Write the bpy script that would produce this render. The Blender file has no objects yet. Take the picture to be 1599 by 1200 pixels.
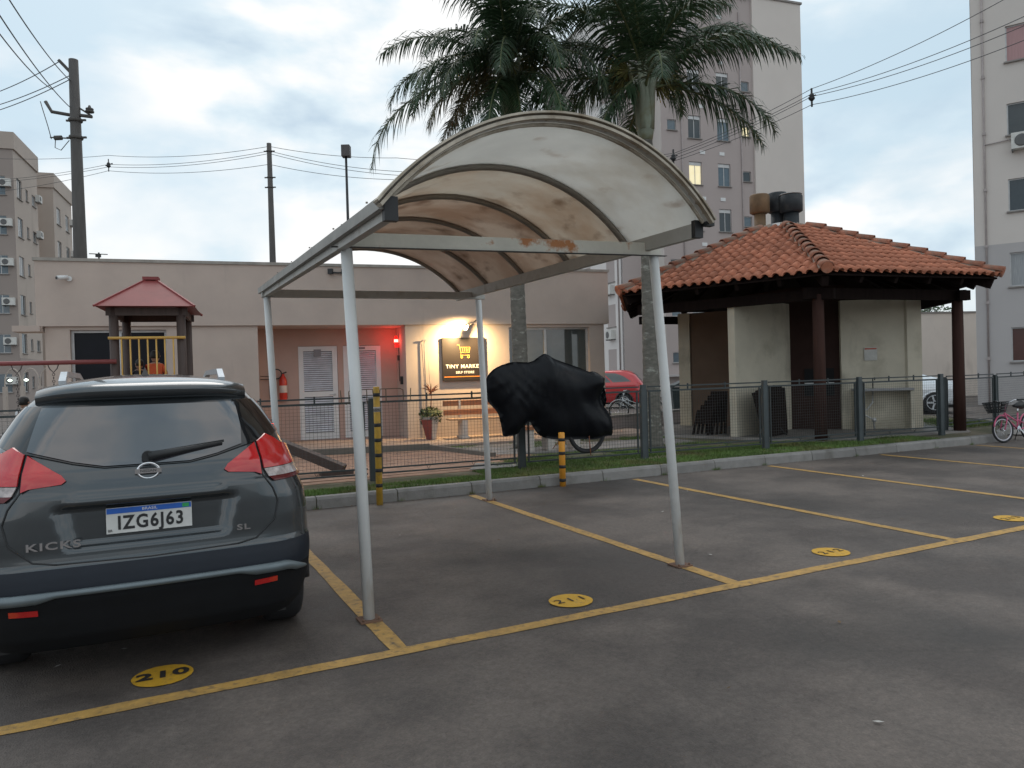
import bpy, bmesh, math, random
from mathutils import Vector, Matrix, Euler, noise
random.seed(11)
R = math.radians; PI = math.pi
S = bpy.context.scene
COL = S.collection

# ---------------------------------------------------------------- camera
YAW, PITCH, ROLL, EYE, FPX = 0.459648, -0.0115923, -0.0287453, 1.54, 1155.9
cam_d = bpy.data.cameras.new("camera"); cam = bpy.data.objects.new("camera", cam_d); COL.objects.link(cam)
cam_d.sensor_width = 36; cam_d.lens = FPX / 1599 * 36; cam_d.clip_end = 3000; cam_d.clip_start = .05
f_ = Vector((math.sin(YAW) * math.cos(PITCH), math.cos(YAW) * math.cos(PITCH), math.sin(PITCH)))
r_ = Vector((math.cos(YAW), -math.sin(YAW), 0)); u_ = r_.cross(f_)
r2 = math.cos(ROLL) * r_ + math.sin(ROLL) * u_; u2 = -math.sin(ROLL) * r_ + math.cos(ROLL) * u_
M = Matrix((r2, u2, -f_)).transposed().to_4x4(); M.translation = Vector((0, 0, EYE)); cam.matrix_world = M
S.camera = cam
# ---------------------------------------------------------------- world, sun, exposure
SUN_EL, SUN_AZ = R(52), R(12)
w = bpy.data.worlds.new("World"); S.world = w; w.use_nodes = True
nt = w.node_tree; nt.nodes.clear()
def N(t, ty, **k):
    n = t.nodes.new(ty)
    for a, b in k.items(): setattr(n, a, b)
    return n
out = N(nt, 'ShaderNodeOutputWorld'); bg = N(nt, 'ShaderNodeBackground'); bg.inputs[1].default_value = .1
sky = N(nt, 'ShaderNodeTexSky'); sky.sky_type = 'NISHITA'; sky.sun_disc = False
sky.sun_elevation = SUN_EL; sky.sun_rotation = SUN_AZ; sky.air_density = 1.0; sky.dust_density = 2.5; sky.ozone_density = 1.5
tc = N(nt, 'ShaderNodeTexCoord')
mp = N(nt, 'ShaderNodeMapping'); mp.inputs['Scale'].default_value = (1.0, 1.0, 2.3); mp.inputs['Location'].default_value = (1.35, .4, .1)
n1 = N(nt, 'ShaderNodeTexNoise'); n1.inputs['Scale'].default_value = 2.1; n1.inputs['Detail'].default_value = 7; n1.inputs['Roughness'].default_value = .5; n1.inputs['Distortion'].default_value = .1
n2 = N(nt, 'ShaderNodeTexNoise'); n2.inputs['Scale'].default_value = 3.1; n2.inputs['Detail'].default_value = 6; n2.inputs['Roughness'].default_value = .52; n2.inputs['Distortion'].default_value = .1
cr1 = N(nt, 'ShaderNodeValToRGB'); cr1.color_ramp.elements[0].position = .36; cr1.color_ramp.elements[1].position = .50   # cloud cover
cr2 = N(nt, 'ShaderNodeValToRGB')                                     # cloud brightness: grey blue bellies to white tops
e = cr2.color_ramp.elements; e[0].position = .34; e[0].color = (5.7, 7.3, 8.9, 1); e[1].position = .53; e[1].color = (11.8, 11.9, 11.9, 1)
m_ = e.new(.45); m_.color = (8.7, 10.1, 11.0, 1)
mix = N(nt, 'ShaderNodeMixRGB')
sky_g = N(nt, 'ShaderNodeMixRGB', blend_type='MIX'); sky_g.inputs[0].default_value = .72; sky_g.inputs[2].default_value = (8.0, 10.2, 11.4, 1)
L = nt.links.new
L(tc.outputs['Generated'], mp.inputs[0]); L(mp.outputs[0], n1.inputs[0]); L(mp.outputs[0], n2.inputs[0])
L(n1.outputs[0], cr1.inputs[0]); L(n2.outputs[0], cr2.inputs[0])
L(sky.outputs[0], sky_g.inputs[1]); L(sky_g.outputs[0], mix.inputs[1]); L(cr1.outputs[0], mix.inputs[0]); L(cr2.outputs[0], mix.inputs[2])
L(mix.outputs[0], bg.inputs[0]); L(bg.outputs[0], out.inputs[0])
sd = bpy.data.lights.new("sun", 'SUN'); sd.energy = .95; sd.angle = R(32); sd.color = (1, .95, .9)
sun = bpy.data.objects.new("sun", sd); COL.objects.link(sun)
sun.rotation_euler = (PI / 2 - SUN_EL, 0, PI - SUN_AZ)
S.view_settings.view_transform = 'Standard'; S.view_settings.look = 'None'; S.view_settings.gamma = 1
S.view_settings.exposure = -0.2; S.view_settings.use_curve_mapping = False
S.cycles.max_bounces = 8; S.cycles.transparent_max_bounces = 12

# ---------------------------------------------------------------- materials
MATS = {}
def mat(name, col, rough=.7, metal=0, var=.12, vs=6, bump=.0, bs=60, col2=None, c2pos=(.5, .7), c2s=2.0, stretch=(1, 1, 1), coat=0,
        emit=None, es=0, ior=1.5, rvar=0, stain=None, trans=0, island=0, spec=.5, grain=0):
    if name in MATS: return MATS[name]
    m = bpy.data.materials.new(name); m.use_nodes = True; t = m.node_tree; b = t.nodes['Principled BSDF']
    L = t.links.new
    b.inputs['Roughness'].default_value = rough; b.inputs['Metallic'].default_value = metal; b.inputs['IOR'].default_value = ior; b.inputs['Specular IOR Level'].default_value = spec
    b.inputs['Coat Weight'].default_value = coat; b.inputs['Coat Roughness'].default_value = .04
    tcn = N(t, 'ShaderNodeTexCoord'); mpn = N(t, 'ShaderNodeMapping'); mpn.inputs['Scale'].default_value = stretch
    L(tcn.outputs['Object'], mpn.inputs[0])
    base = (*col, 1)
    nz = N(t, 'ShaderNodeTexNoise'); nz.inputs['Scale'].default_value = vs; nz.inputs['Detail'].default_value = 6; nz.inputs['Roughness'].default_value = .6
    L(mpn.outputs[0], nz.inputs[0])
    mr = N(t, 'ShaderNodeMapRange'); mr.inputs[1].default_value = .3; mr.inputs[2].default_value = .7
    mr.inputs[3].default_value = 1 - var; mr.inputs[4].default_value = 1 + var; L(nz.outputs[0], mr.inputs[0])
    src = None
    if col2 is not None:
        n2 = N(t, 'ShaderNodeTexNoise'); n2.inputs['Scale'].default_value = c2s; n2.inputs['Detail'].default_value = 8; n2.inputs['Roughness'].default_value = .62
        L(mpn.outputs[0], n2.inputs[0])
        cr = N(t, 'ShaderNodeValToRGB'); cr.color_ramp.elements[0].position = c2pos[0]; cr.color_ramp.elements[1].position = c2pos[1]
        cr.color_ramp.elements[0].color = base; cr.color_ramp.elements[1].color = (*col2, 1)
        L(n2.outputs[0], cr.inputs[0]); src = cr.outputs[0]
    if stain is not None:   # streaks of dirt running down
        sm = N(t, 'ShaderNodeMapping'); sm.inputs['Scale'].default_value = (stain[1], stain[1], stain[2]); L(tcn.outputs['Object'], sm.inputs[0])
        sn = N(t, 'ShaderNodeTexNoise'); sn.inputs['Scale'].default_value = 1; sn.inputs['Detail'].default_value = 7; L(sm.outputs[0], sn.inputs[0])
        sr = N(t, 'ShaderNodeMapRange'); sr.inputs[1].default_value = stain[3]; sr.inputs[2].default_value = stain[3] + .22; L(sn.outputs[0], sr.inputs[0])
        sx = N(t, 'ShaderNodeMixRGB'); sx.inputs[2].default_value = (*stain[0], 1); sx.inputs[1].default_value = base
        if src: L(src, sx.inputs[1])
        L(sr.outputs[0], sx.inputs[0]); src = sx.outputs[0]
    mul = N(t, 'ShaderNodeMixRGB', blend_type='MULTIPLY'); mul.inputs[0].default_value = 1; mul.inputs[1].default_value = base
    if src: L(src, mul.inputs[1])
    L(mr.outputs[0], mul.inputs[2]); fin = mul.outputs[0]
    if island:
        oi = N(t, 'ShaderNodeObjectInfo'); orr = N(t, 'ShaderNodeMapRange'); orr.inputs[3].default_value = 1 - island; orr.inputs[4].default_value = 1 + island
        L(oi.outputs['Random'], orr.inputs[0])
        m3 = N(t, 'ShaderNodeMixRGB', blend_type='MULTIPLY'); m3.inputs[0].default_value = 1; L(fin, m3.inputs[1]); L(orr.outputs[0], m3.inputs[2]); fin = m3.outputs[0]
    if grain:   # stone chips, grit and hairline cracks
        g1 = N(t, 'ShaderNodeTexVoronoi'); g1.inputs['Scale'].default_value = 95; L(tcn.outputs['Object'], g1.inputs[0]); gr = N(t, 'ShaderNodeMapRange'); gr.inputs[3].default_value = .84; gr.inputs[4].default_value = 1.2; L(g1.outputs['Color'], gr.inputs[0])
        g2 = N(t, 'ShaderNodeTexNoise'); g2.inputs['Scale'].default_value = 26; g2.inputs['Detail'].default_value = 5; L(tcn.outputs['Object'], g2.inputs[0]); gs = N(t, 'ShaderNodeMapRange'); gs.inputs[1].default_value = .3; gs.inputs[2].default_value = .7; gs.inputs[3].default_value = .86; gs.inputs[4].default_value = 1.14; L(g2.outputs[0], gs.inputs[0])
        wv = N(t, 'ShaderNodeTexNoise'); wv.inputs['Scale'].default_value = 1.1; wv.inputs['Detail'].default_value = 4; L(tcn.outputs['Object'], wv.inputs[0]); wm = N(t, 'ShaderNodeMixRGB'); wm.inputs[0].default_value = .35; L(tcn.outputs['Object'], wm.inputs[1]); L(wv.outputs['Color'], wm.inputs[2])
        g3 = N(t, 'ShaderNodeTexVoronoi'); g3.feature = 'DISTANCE_TO_EDGE'; g3.inputs['Scale'].default_value = .42; L(wm.outputs[0], g3.inputs[0]); gc = N(t, 'ShaderNodeMapRange'); gc.inputs[1].default_value = .0; gc.inputs[2].default_value = .0045; gc.inputs[3].default_value = .86; gc.inputs[4].default_value = 1; L(g3.outputs['Distance'], gc.inputs[0])
        for q in (gr, gs, gc):
            mm = N(t, 'ShaderNodeMixRGB', blend_type='MULTIPLY'); mm.inputs[0].default_value = 1; L(fin, mm.inputs[1]); L(q.outputs[0], mm.inputs[2]); fin = mm.outputs[0]
    L(fin, b.inputs['Base Color'])
    if rvar:
        rr = N(t, 'ShaderNodeMapRange'); rr.inputs[1].default_value = .3; rr.inputs[2].default_value = .7; rr.inputs[3].default_value = rough - rvar; rr.inputs[4].default_value = min(1, rough + rvar)
        L(nz.outputs[0], rr.inputs[0]); L(rr.outputs[0], b.inputs['Roughness'])
    if bump:
        bn = N(t, 'ShaderNodeTexNoise'); bn.inputs['Scale'].default_value = bs; bn.inputs['Detail'].default_value = 5; L(mpn.outputs[0], bn.inputs[0])
        bp = N(t, 'ShaderNodeBump'); bp.inputs['Strength'].default_value = bump; bp.inputs['Distance'].default_value = .01
        L(bn.outputs[0], bp.inputs['Height']); L(bp.outputs[0], b.inputs['Normal'])
    if emit: b.inputs['Emission Color'].default_value = (*emit, 1); b.inputs['Emission Strength'].default_value = es
    if trans:
        tr = N(t, 'ShaderNodeBsdfTranslucent'); L(fin, tr.inputs[0]); mx = N(t, 'ShaderNodeMixShader'); mx.inputs[0].default_value = trans
        o = [n for n in t.nodes if n.type == 'OUTPUT_MATERIAL'][0]
        L(b.outputs[0], mx.inputs[1]); L(tr.outputs[0], mx.inputs[2]); L(mx.outputs[0], o.inputs[0])
    MATS[name] = m; return m

asphalt = mat('asphalt', (.082, .068, .061), .66, var=.17, vs=1.3, bump=.8, bs=110, col2=(.150, .124, .108), c2pos=(.42, .60), c2s=.75, rvar=.16, stain=((.052, .045, .041), .55, .55, .50), grain=1)
far_ground = mat('far ground', (.12, .115, .1), .9)
yellow_paint = mat('yellow road paint', (.50, .295, .085), .6, var=.18, vs=14, bump=.4, bs=150, col2=(.36, .225, .085), c2pos=(.48, .70), c2s=4, stain=((.13, .098, .072), 22, 22, .535))
yellow_disc = mat('yellow disc paint', (.66, .37, .035), .55, var=.12, vs=9, bump=.2, bs=150, col2=(.42, .25, .06), c2pos=(.56, .72), c2s=7, stain=((.14, .10, .07), 34, 34, .60))
black_paint = mat('black stencil paint', (.035, .03, .028), .6)
kerb_m = mat('kerb concrete', (.225, .215, .205), .85, var=.14, vs=5, bump=.6, bs=50, col2=(.19, .18, .165), c2pos=(.5, .68), c2s=3, stain=((.13, .12, .11), 3, 3, .58), island=.1)
conc = mat('concrete slab', (.27, .25, .235), .85, var=.12, vs=3, bump=.3, bs=50, col2=(.19, .175, .165), c2s=1.2)
soil = mat('lawn soil', (.085, .082, .045), .95, var=.25, vs=4, bump=.8, bs=30, col2=(.15, .125, .085), c2pos=(.5, .62), c2s=1.0)
grass_a = mat('grass blades', (.105, .175, .036), .6, var=.35, vs=1.5, col2=(.16, .16, .05), c2pos=(.5, .66), c2s=1.4)
paver_m = mat('terracotta paving', (.36, .215, .15), .85, var=.2, vs=7, bump=.6, bs=35, col2=(.23, .15, .11), c2pos=(.5, .66), c2s=2.2, island=.14)
walk_m = mat('pinkish walkway', (.39, .30, .25), .8, var=.1, vs=4, bump=.25, bs=40, col2=(.27, .21, .18), c2s=1.3)
wall_tan = mat('beige render', (.525, .44, .385), .88, var=.05, vs=1.4, bump=.25, bs=90, col2=(.48, .40, .355), c2pos=(.42, .66), c2s=.9, stain=((.33, .28, .25), 2.5, .35, .63))
wall_pink = mat('pink render', (.50, .35, .295), .88, var=.05, vs=2, bump=.2, bs=90)
apt_light = mat('apartment pale render', (.64, .585, .545), .88, var=.04, vs=.4, bump=.1, bs=20, stain=((.50, .45, .42), .8, .1, .66))
apt_white = mat('apartment white render', (.74, .70, .68), .88, var=.03, vs=.4, stain=((.6, .56, .54), .8, .1, .68))
apt_mauve = mat('apartment mauve render', (.43, .37, .355), .88, var=.04, vs=.4, bump=.1, bs=20, stain=((.36, .31, .3), .8, .1, .66))
apt_grey = mat('apartment grey render', (.45, .425, .42), .88, var=.04, vs=.4)
apt_tan = mat('far apartment tan render', (.43, .365, .32), .9, var=.05, vs=.3, stain=((.34, .29, .25), .7, .1, .6))
apt_tan2 = mat('far apartment brown render', (.32, .27, .245), .9, var=.05, vs=.3)
white_p = mat('white painted metal', (.70, .71, .71), .45, var=.05, vs=4)
alu = mat('aluminium frame', (.5, .5, .5), .4, metal=.4)
glass = [mat('window glass dark', (.035, .045, .05), .08, ior=1.6), mat('window glass curtain', (.30, .31, .32), .25, var=.25, vs=9, stretch=(9, 1, .3)),
         mat('window glass blue', (.10, .14, .17), .1, ior=1.6), mat('window glass pink curtain', (.42, .24, .24), .35, var=.12, vs=6, stretch=(8, 1, .2))]
glass_lit = mat('lit window', (.6, .55, .4), .3, emit=(1, .86, .5), es=.75, var=.3, vs=2)
shop_glass = mat('shop glass', (.075, .085, .085), .03, ior=1.75)
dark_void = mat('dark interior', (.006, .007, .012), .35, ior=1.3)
louvre = mat('door slats', (.66, .68, .73), .45)
louvre_gap = mat('door slat gaps', (.05, .045, .045), .8)
post_m = mat('carport post paint', (.66, .67, .665), .5, var=.07, vs=3, bump=.1, bs=30, stain=((.40, .30, .20), 7, 1.6, .62))
rust_m = mat('rusty painted beam', (.62, .60, .53), .55, var=.1, vs=6, bump=.2, bs=30, col2=(.42, .17, .06), c2pos=(.56, .62), c2s=3.0)
beam_m = mat('carport side beam', (.44, .43, .40), .55, var=.1, vs=5, stain=((.25, .21, .17), 5, 5, .56))
rib_m = mat('carport rib', (.24, .215, .185), .6, var=.15, vs=5)
canopy_ms = [mat('carport fibre sheet %d' % i, c, .6, var=.05, vs=2.5, bump=.12, bs=12, col2=c2, c2pos=p, c2s=1.2, stain=(st, 2.4, 8.0, th), trans=tr) for i, (c, c2, p, st, th, tr) in enumerate((
    ((.80, .79, .76), (.66, .62, .56), (.46, .72), (.42, .31, .23), .60, .60), ((.78, .73, .66), (.66, .55, .45), (.45, .68), (.30, .20, .13), .57, .57), ((.74, .65, .57), (.58, .45, .36), (.42, .64), (.28, .17, .12), .56, .52),
    ((.70, .60, .52), (.55, .42, .34), (.42, .62), (.22, .14, .10), .56, .45), ((.70, .60, .53), (.56, .44, .36), (.42, .62), (.24, .16, .11), .58, .45)))]
trim_m = mat('sheet end trim', (.50, .45, .37), .7, var=.2, vs=8, col2=(.30, .24, .17), c2pos=(.45, .65), c2s=6)
black_pl = mat('black plastic', (.018, .019, .021), .5)
fence_m = mat('fence green black paint', (.035, .045, .048), .5, var=.2, vs=9)
fence_g = mat('fence grey post paint', (.055, .068, .073), .5, var=.15, vs=5)
boll_y = mat('bollard yellow', (.62, .37, .05), .5, var=.15, vs=10, col2=(.38, .26, .08), c2s=6, c2pos=(.5, .65))
boll_o = mat('bollard orange', (.78, .33, .035), .5, var=.12, vs=10, col2=(.45, .22, .07), c2s=8, c2pos=(.58, .65))
cover_m = mat('black tarpaulin', (.0035, .0045, .007), .38, spec=.4, var=.2, vs=5, bump=.15, bs=14, ior=1.33)
tyre_m = mat('tyre rubber', (.02, .02, .022), .75)
wood_dark = mat('dark stained timber', (.014, .009, .008), .9, spec=.1, var=.25, vs=3, stretch=(6, 6, .6), bump=.3, bs=20)
wood_red = mat('gazebo post timber', (.050, .024, .019), .85, spec=.2, var=.22, vs=3, stretch=(7, 7, .5), bump=.35, bs=20)
wood_bench = mat('bench plank wood', (.36, .15, .07), .55, var=.15, vs=4, stretch=(1, 8, 8))
cream = mat('cream block wall', (.56, .51, .41), .88, var=.07, vs=2, bump=.3, bs=50, col2=(.40, .36, .28), c2pos=(.5, .7), c2s=1.3, stain=((.22, .20, .16), 2.2, .5, .62))
brownwall = mat('brown grill wall', (.035, .018, .015), .85, spec=.2, var=.15, vs=4)
brown2 = mat('brown wall', (.15, .10, .07), .85, var=.1, vs=2)
tile_m = mat('clay roof tile', (.42, .155, .088), .82, var=.22, vs=9, bump=.4, bs=45, col2=(.30, .16, .115), c2pos=(.52, .66), c2s=2.6, island=.2)
ridge_m = mat('clay ridge tile', (.36, .135, .08), .85, var=.25, vs=9, bump=.4, bs=45, col2=(.22, .15, .115), c2pos=(.42, .60), c2s=3, island=.25)
mortar = mat('ridge mortar', (.42, .36, .30), .9, bump=.6, bs=40)
flue_rust = mat('rusty flue', (.19, .115, .06), .75, var=.25, vs=5, col2=(.16, .11, .07), c2s=3, bump=.3, bs=30)
flue_blk = mat('sooty flue', (.022, .027, .033), .6, var=.3, vs=4, col2=(.05, .05, .05), c2s=4, bump=.3, bs=30)
galv = mat('galvanised flashing', (.45, .46, .47), .4, metal=.6)
trunk_m = mat('palm trunk bark', (.155, .145, .125), .9, var=.3, vs=7, bump=1.0, bs=22, col2=(.34, .34, .30), c2pos=(.56, .68), c2s=5, stretch=(1, 1, 2.2))
shaft_m = mat('palm crownshaft', (.26, .29, .22), .6, var=.15, vs=3, col2=(.20, .19, .09), c2pos=(.5, .62), c2s=1.6)
leaf_m = mat('palm leaflet', (.034, .068, .030), .42, var=.35, vs=2, col2=(.075, .10, .045), c2pos=(.55, .75), c2s=3, island=.25, trans=.12)
leaf_dry = mat('palm dry leaflet', (.13, .115, .06), .7, var=.35, vs=2)
fruit_m = mat('palm green fruit stalks', (.17, .16, .045), .75, var=.4, vs=9, col2=(.15, .085, .04), c2pos=(.5, .7), c2s=3)
tree_m = mat('far tree leaves', (.035, .075, .028), .6, var=.4, vs=1.5)
hedge_m = mat('hedge leaves', (.03, .05, .025), .6, var=.4, vs=1.5)
bark_m = mat('bark', (.1, .08, .06), .9)
pole_m = mat('utility pole', (.090, .084, .080), .85, var=.2, vs=2, bump=.3, bs=20, stretch=(3, 3, .5))
wire_m = mat('cable', (.05, .055, .06), .6)
red_roof = mat('red painted roof', (.225, .042, .040), .55, var=.12, vs=5)
play_wood = mat('play tower timber', (.075, .052, .045), .7, var=.2, vs=4, stretch=(6, 6, .5), bump=.2, bs=20)
play_yel = mat('play yellow metal', (.62, .37, .09), .45)
swing_red = mat('swing red metal', (.23, .06, .06), .5, var=.1)
skin = mat('skin', (.36, .21, .15), .6); hair_m = mat('hair', (.014, .011, .01), .6)
shirt_o = mat('orange shirt', (.62, .10, .03), .8); shirt_w = mat('white shirt', (.6, .6, .62), .8); cloth_d = mat('dark cloth', (.03, .03, .04), .85)
sign_blk = mat('sign black panel', (.022, .016, .014), .5); sign_y = mat('sign yellow print', (.85, .52, .10), .6); sign_w = mat('sign white print', (.8, .76, .72), .6); sign_o = mat('sign orange line', (.75, .25, .04), .6)
ext_red = mat('extinguisher red', (.50, .035, .02), .35); lab_w = mat('label white', (.55, .5, .47), .6)
pot_m = mat('white planter', (.55, .50, .46), .7, var=.1, vs=5); pot_red = mat('planter red side', (.22, .05, .04), .6)
pink = mat('pink bicycle paint', (.62, .12, .23), .4); rimw = mat('white rim', (.62, .60, .64), .4)
chrome = mat('chrome', (.7, .7, .72), .12, metal=1); silver = mat('satin silver trim', (.56, .59, .62), .3, metal=.5)

# ---------------------------------------------------------------- mesh helpers
class MB:
    def __init__(s): s.v = []; s.f = []; s.m = []; s.sm = []
    def add(s, vs, fs, mi=0, sm=False):
        o = len(s.v); s.v += [tuple(v) for v in vs]; s.f += [tuple(o + i for i in f) for f in fs]; s.m += [mi] * len(fs); s.sm += [sm] * len(fs); return s
    def box(s, x0, x1, y0, y1, z0, z1, mi=0, M=None):
        vs = [Vector((x, y, z)) for x in (x0, x1) for y in (y0, y1) for z in (z0, z1)]
        if M is not None: vs = [M @ v for v in vs]
        return s.add(vs, [(0, 1, 3, 2), (4, 6, 7, 5), (0, 4, 5, 1), (2, 3, 7, 6), (0, 2, 6, 4), (1, 5, 7, 3)], mi)
    def bar(s, a, b, wd, ht, mi=0, up=Vector((0, 0, 1))):
        a = Vector(a); b = Vector(b); d = (b - a); ln = d.length; d.normalize(); sd = d.cross(up)
        if sd.length < 1e-4: sd = Vector((1, 0, 0))
        sd.normalize(); u = sd.cross(d); vs = []
        for p in (a, b):
            for q, r in ((-1, -1), (1, -1), (1, 1), (-1, 1)): vs.append(p + sd * q * wd / 2 + u * r * ht / 2)
        return s.add(vs, [(0, 1, 2, 3), (7, 6, 5, 4), (0, 4, 5, 1), (1, 5, 6, 2), (2, 6, 7, 3), (3, 7, 4, 0)], mi)
    def tube(s, pts, r, n=8, mi=0, sm=True, caps=True):
        pts = [Vector(p) for p in pts]; rr = r if isinstance(r, (list, tuple)) else [r] * len(pts); vs = []
        t0 = (pts[1] - pts[0]).normalized(); a = t0.cross(Vector((0, 0, 1)))
        if a.length < 1e-3: a = t0.cross(Vector((0, 1, 0)))
        a.normalize()
        for i, p in enumerate(pts):
            t = (pts[min(i + 1, len(pts) - 1)] - pts[max(i - 1, 0)]); t.normalize()
            a = (a - t * a.dot(t)); a.normalize(); b = t.cross(a)
            vs += [p + (a * math.cos(2 * PI * k / n) + b * math.sin(2 * PI * k / n)) * rr[i] for k in range(n)]
        fs = [(i * n + k, i * n + (k + 1) % n, (i + 1) * n + (k + 1) % n, (i + 1) * n + k) for i in range(len(pts) - 1) for k in range(n)]
        s.add(vs, fs, mi, sm)
        if caps:
            o = len(s.v) - len(vs); s.f += [tuple(o + k for k in range(n))[::-1], tuple(o + (len(pts) - 1) * n + k for k in range(n))]; s.m += [mi] * 2; s.sm += [False] * 2
        return s
    def lathe(s, c, prof, n=16, mi=0, sm=True, axis='z', a0=0):
        vs = []
        for r, h in prof:
            for k in range(n):
                t = a0 + 2 * PI * k / n; x, y = r * math.cos(t), r * math.sin(t)
                vs.append((c[0] + x, c[1] + y, c[2] + h) if axis == 'z' else ((c[0] + x, c[1] + h, c[2] + y) if axis == 'y' else (c[0] + h, c[1] + x, c[2] + y)))
        fs = [(i * n + k, i * n + (k + 1) % n, (i + 1) * n + (k + 1) % n, (i + 1) * n + k) for i in range(len(prof) - 1) for k in range(n)]
        s.add(vs, fs, mi, sm)
        o = len(s.v) - len(vs); s.f += [tuple(o + k for k in range(n))[::-1], tuple(o + (len(prof) - 1) * n + k for k in range(n))]; s.m += [mi] * 2; s.sm += [False] * 2
        return s
    def torus(s, c, R0, r, ax, n=32, k=8, mi=0):
        ax = Vector(ax).normalized(); a = ax.orthogonal().normalized(); b = ax.cross(a); c = Vector(c); vs = []
        for i in range(n):
            t = 2 * PI * i / n; d = a * math.cos(t) + b * math.sin(t)
            for j in range(k):
                q = 2 * PI * j / k; vs.append(c + d * (R0 + r * math.cos(q)) + ax * r * math.sin(q))
        return s.add(vs, [(i * k + j, ((i + 1) % n) * k + j, ((i + 1) % n) * k + (j + 1) % k, i * k + (j + 1) % k) for i in range(n) for j in range(k)], mi, True)
    def prism(s, poly, z0, z1, mi=0):
        n = len(poly); vs = [(p[0], p[1], z0) for p in poly] + [(p[0], p[1], z1) for p in poly]
        return s.add(vs, [tuple(range(n))[::-1], tuple(range(n, 2 * n))] + [(i, (i + 1) % n, n + (i + 1) % n, n + i) for i in range(n)], mi)
    def mesh(s, name, mats):
        me = bpy.data.meshes.new(name); me.from_pydata(s.v, [], s.f)
        for m in (mats if isinstance(mats, (list, tuple)) else [mats]): me.materials.append(m)
        me.polygons.foreach_set('material_index', s.m); me.polygons.foreach_set('use_smooth', s.sm); me.update(); return me
    def build(s, name, mats, parent=None, loc=None, rz=0, bevel=0):
        o = bpy.data.objects.new(name, s.mesh(name, mats)); COL.objects.link(o); o.parent = parent
        if loc is not None: o.location = loc
        if rz: o.rotation_euler.z = rz
        if bevel:
            b = o.modifiers.new('bevel', 'BEVEL'); b.width = bevel; b.segments = 2; b.limit_method = 'ANGLE'
        return o
def put(name, me, parent, loc, rz=0, rot=None, sc=None):
    o = bpy.data.objects.new(name, me); COL.objects.link(o); o.parent = parent; o.location = loc
    if rot is not None: o.rotation_euler = rot
    elif rz: o.rotation_euler.z = rz
    if sc: o.scale = sc
    return o
def tag(o, label, cat, group=None):
    o['label'] = label; o['category'] = cat
    if group: o['group'] = group
    return o
def kind(o, k): o['kind'] = k; return o
def thing(name, loc, label, cat, group=None, rz=0):
    o = bpy.data.objects.new(name, None); COL.objects.link(o); o.location = loc; o.rotation_euler.z = rz; o.empty_display_size = .2
    return tag(o, label, cat, group)
def copy_tree(o, parent=None):
    c = o.copy(); COL.objects.link(c); c.parent = parent
    for ch in o.children: copy_tree(ch, c)
    return c
def text(name, s, size, m, parent, Mx, ext=.002, bold=0, sx=1, spacing=1.0):
    cu = bpy.data.curves.new(name, 'FONT'); cu.body = s; cu.size = size; cu.extrude = ext; cu.offset = bold; cu.align_x = 'CENTER'; cu.align_y = 'CENTER'; cu.space_character = spacing
    cu.resolution_u = 3
    to = bpy.data.objects.new(name + '_t', cu); COL.objects.link(to)
    dg = bpy.context.evaluated_depsgraph_get(); me = bpy.data.meshes.new_from_object(to.evaluated_get(dg)); bpy.data.objects.remove(to); bpy.data.curves.remove(cu)
    me.materials.clear(); me.materials.append(m); me.transform(Mx @ Matrix.Diagonal((sx, 1, 1, 1)))
    o = bpy.data.objects.new(name, me); COL.objects.link(o); o.parent = parent; return o
def basis(x, y, z, o): M = Matrix((Vector(x), Vector(y), Vector(z))).transposed().to_4x4(); M.translation = Vector(o); return M
STAND = basis((1, 0, 0), (0, 0, 1), (0, -1, 0), (0, 0, 0))    # text standing up, facing -Y

# ================================================================ SETTING
b = MB(); b.box(-1200, 1200, -1200, 1200, -.6, -.02); kind(b.build('ground', far_ground), 'structure')
b = MB(); b.add([(-60, -30, 0), (90, -30, 0), (90, 75, 0), (-60, 75, 0)], [(0, 1, 2, 3)]); kind(b.build('parking_lot', asphalt), 'structure')
def kerbY(x): return 9.08 - .036 * x if x > 1 else 9.05
def fenceY(x): return 10.05 - .077 * (x - 2.8)
# raised verge
vp = [(-16, kerbY(-16) + .12)] + [(x, kerbY(x) + .12) for x in (1, 4, 8, 12, 14.9)] + [(15.6, 9.2), (17.5, 10.2), (19, 13), (18.2, 17), (13.5, 22.5), (10.8, 23), (-3, 24), (-16, 21)]
b = MB(); b.prism(vp, -.01, .135); kind(b.build('verge', soil), 'structure')
# kerb stones
kerb = bpy.data.objects.new('kerb', None); COL.objects.link(kerb); kind(kerb, 'structure')
def kerb_stone(p, q):
    p = Vector(p); q = Vector(q); d = (q - p).normalized(); n = Vector((-d.y, d.x)); g = .006; a = p + d * g; c = q - d * g; h = .142 + random.uniform(-.004, .004)
    mb = MB(); prof = [(0, 0), (.012, h - .03), (.035, h), (.13, h + .004), (.13, 0)]; vs = []
    for pt in (a, c):
        for o_, z in prof: vs.append((pt.x + n.x * o_, pt.y + n.y * o_, z))
    k = len(prof); mb.add(vs, [tuple(range(k)), tuple(range(2 * k - 1, k - 1, -1))] + [(i, k + i, k + (i + 1) % k, (i + 1) % k) for i in range(k)])
    mb.build('kerb_stone', kerb_m, kerb)
xs = -10.2
while xs < 14.6: kerb_stone((xs, kerbY(xs) + random.uniform(-.004, .004)), (xs + 1.0, kerbY(xs + 1.0))); xs += 1.0
cur = [(14.8, kerbY(14.8)), (15.6, 9.05), (16.6, 9.45), (17.6, 10.1), (18.5, 11.2), (19.1, 12.8)]
for p, q in zip(cur, cur[1:]): kerb_stone(p, q)
b = MB()   # mortar backing so that the joints are dark lines, not holes
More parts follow.
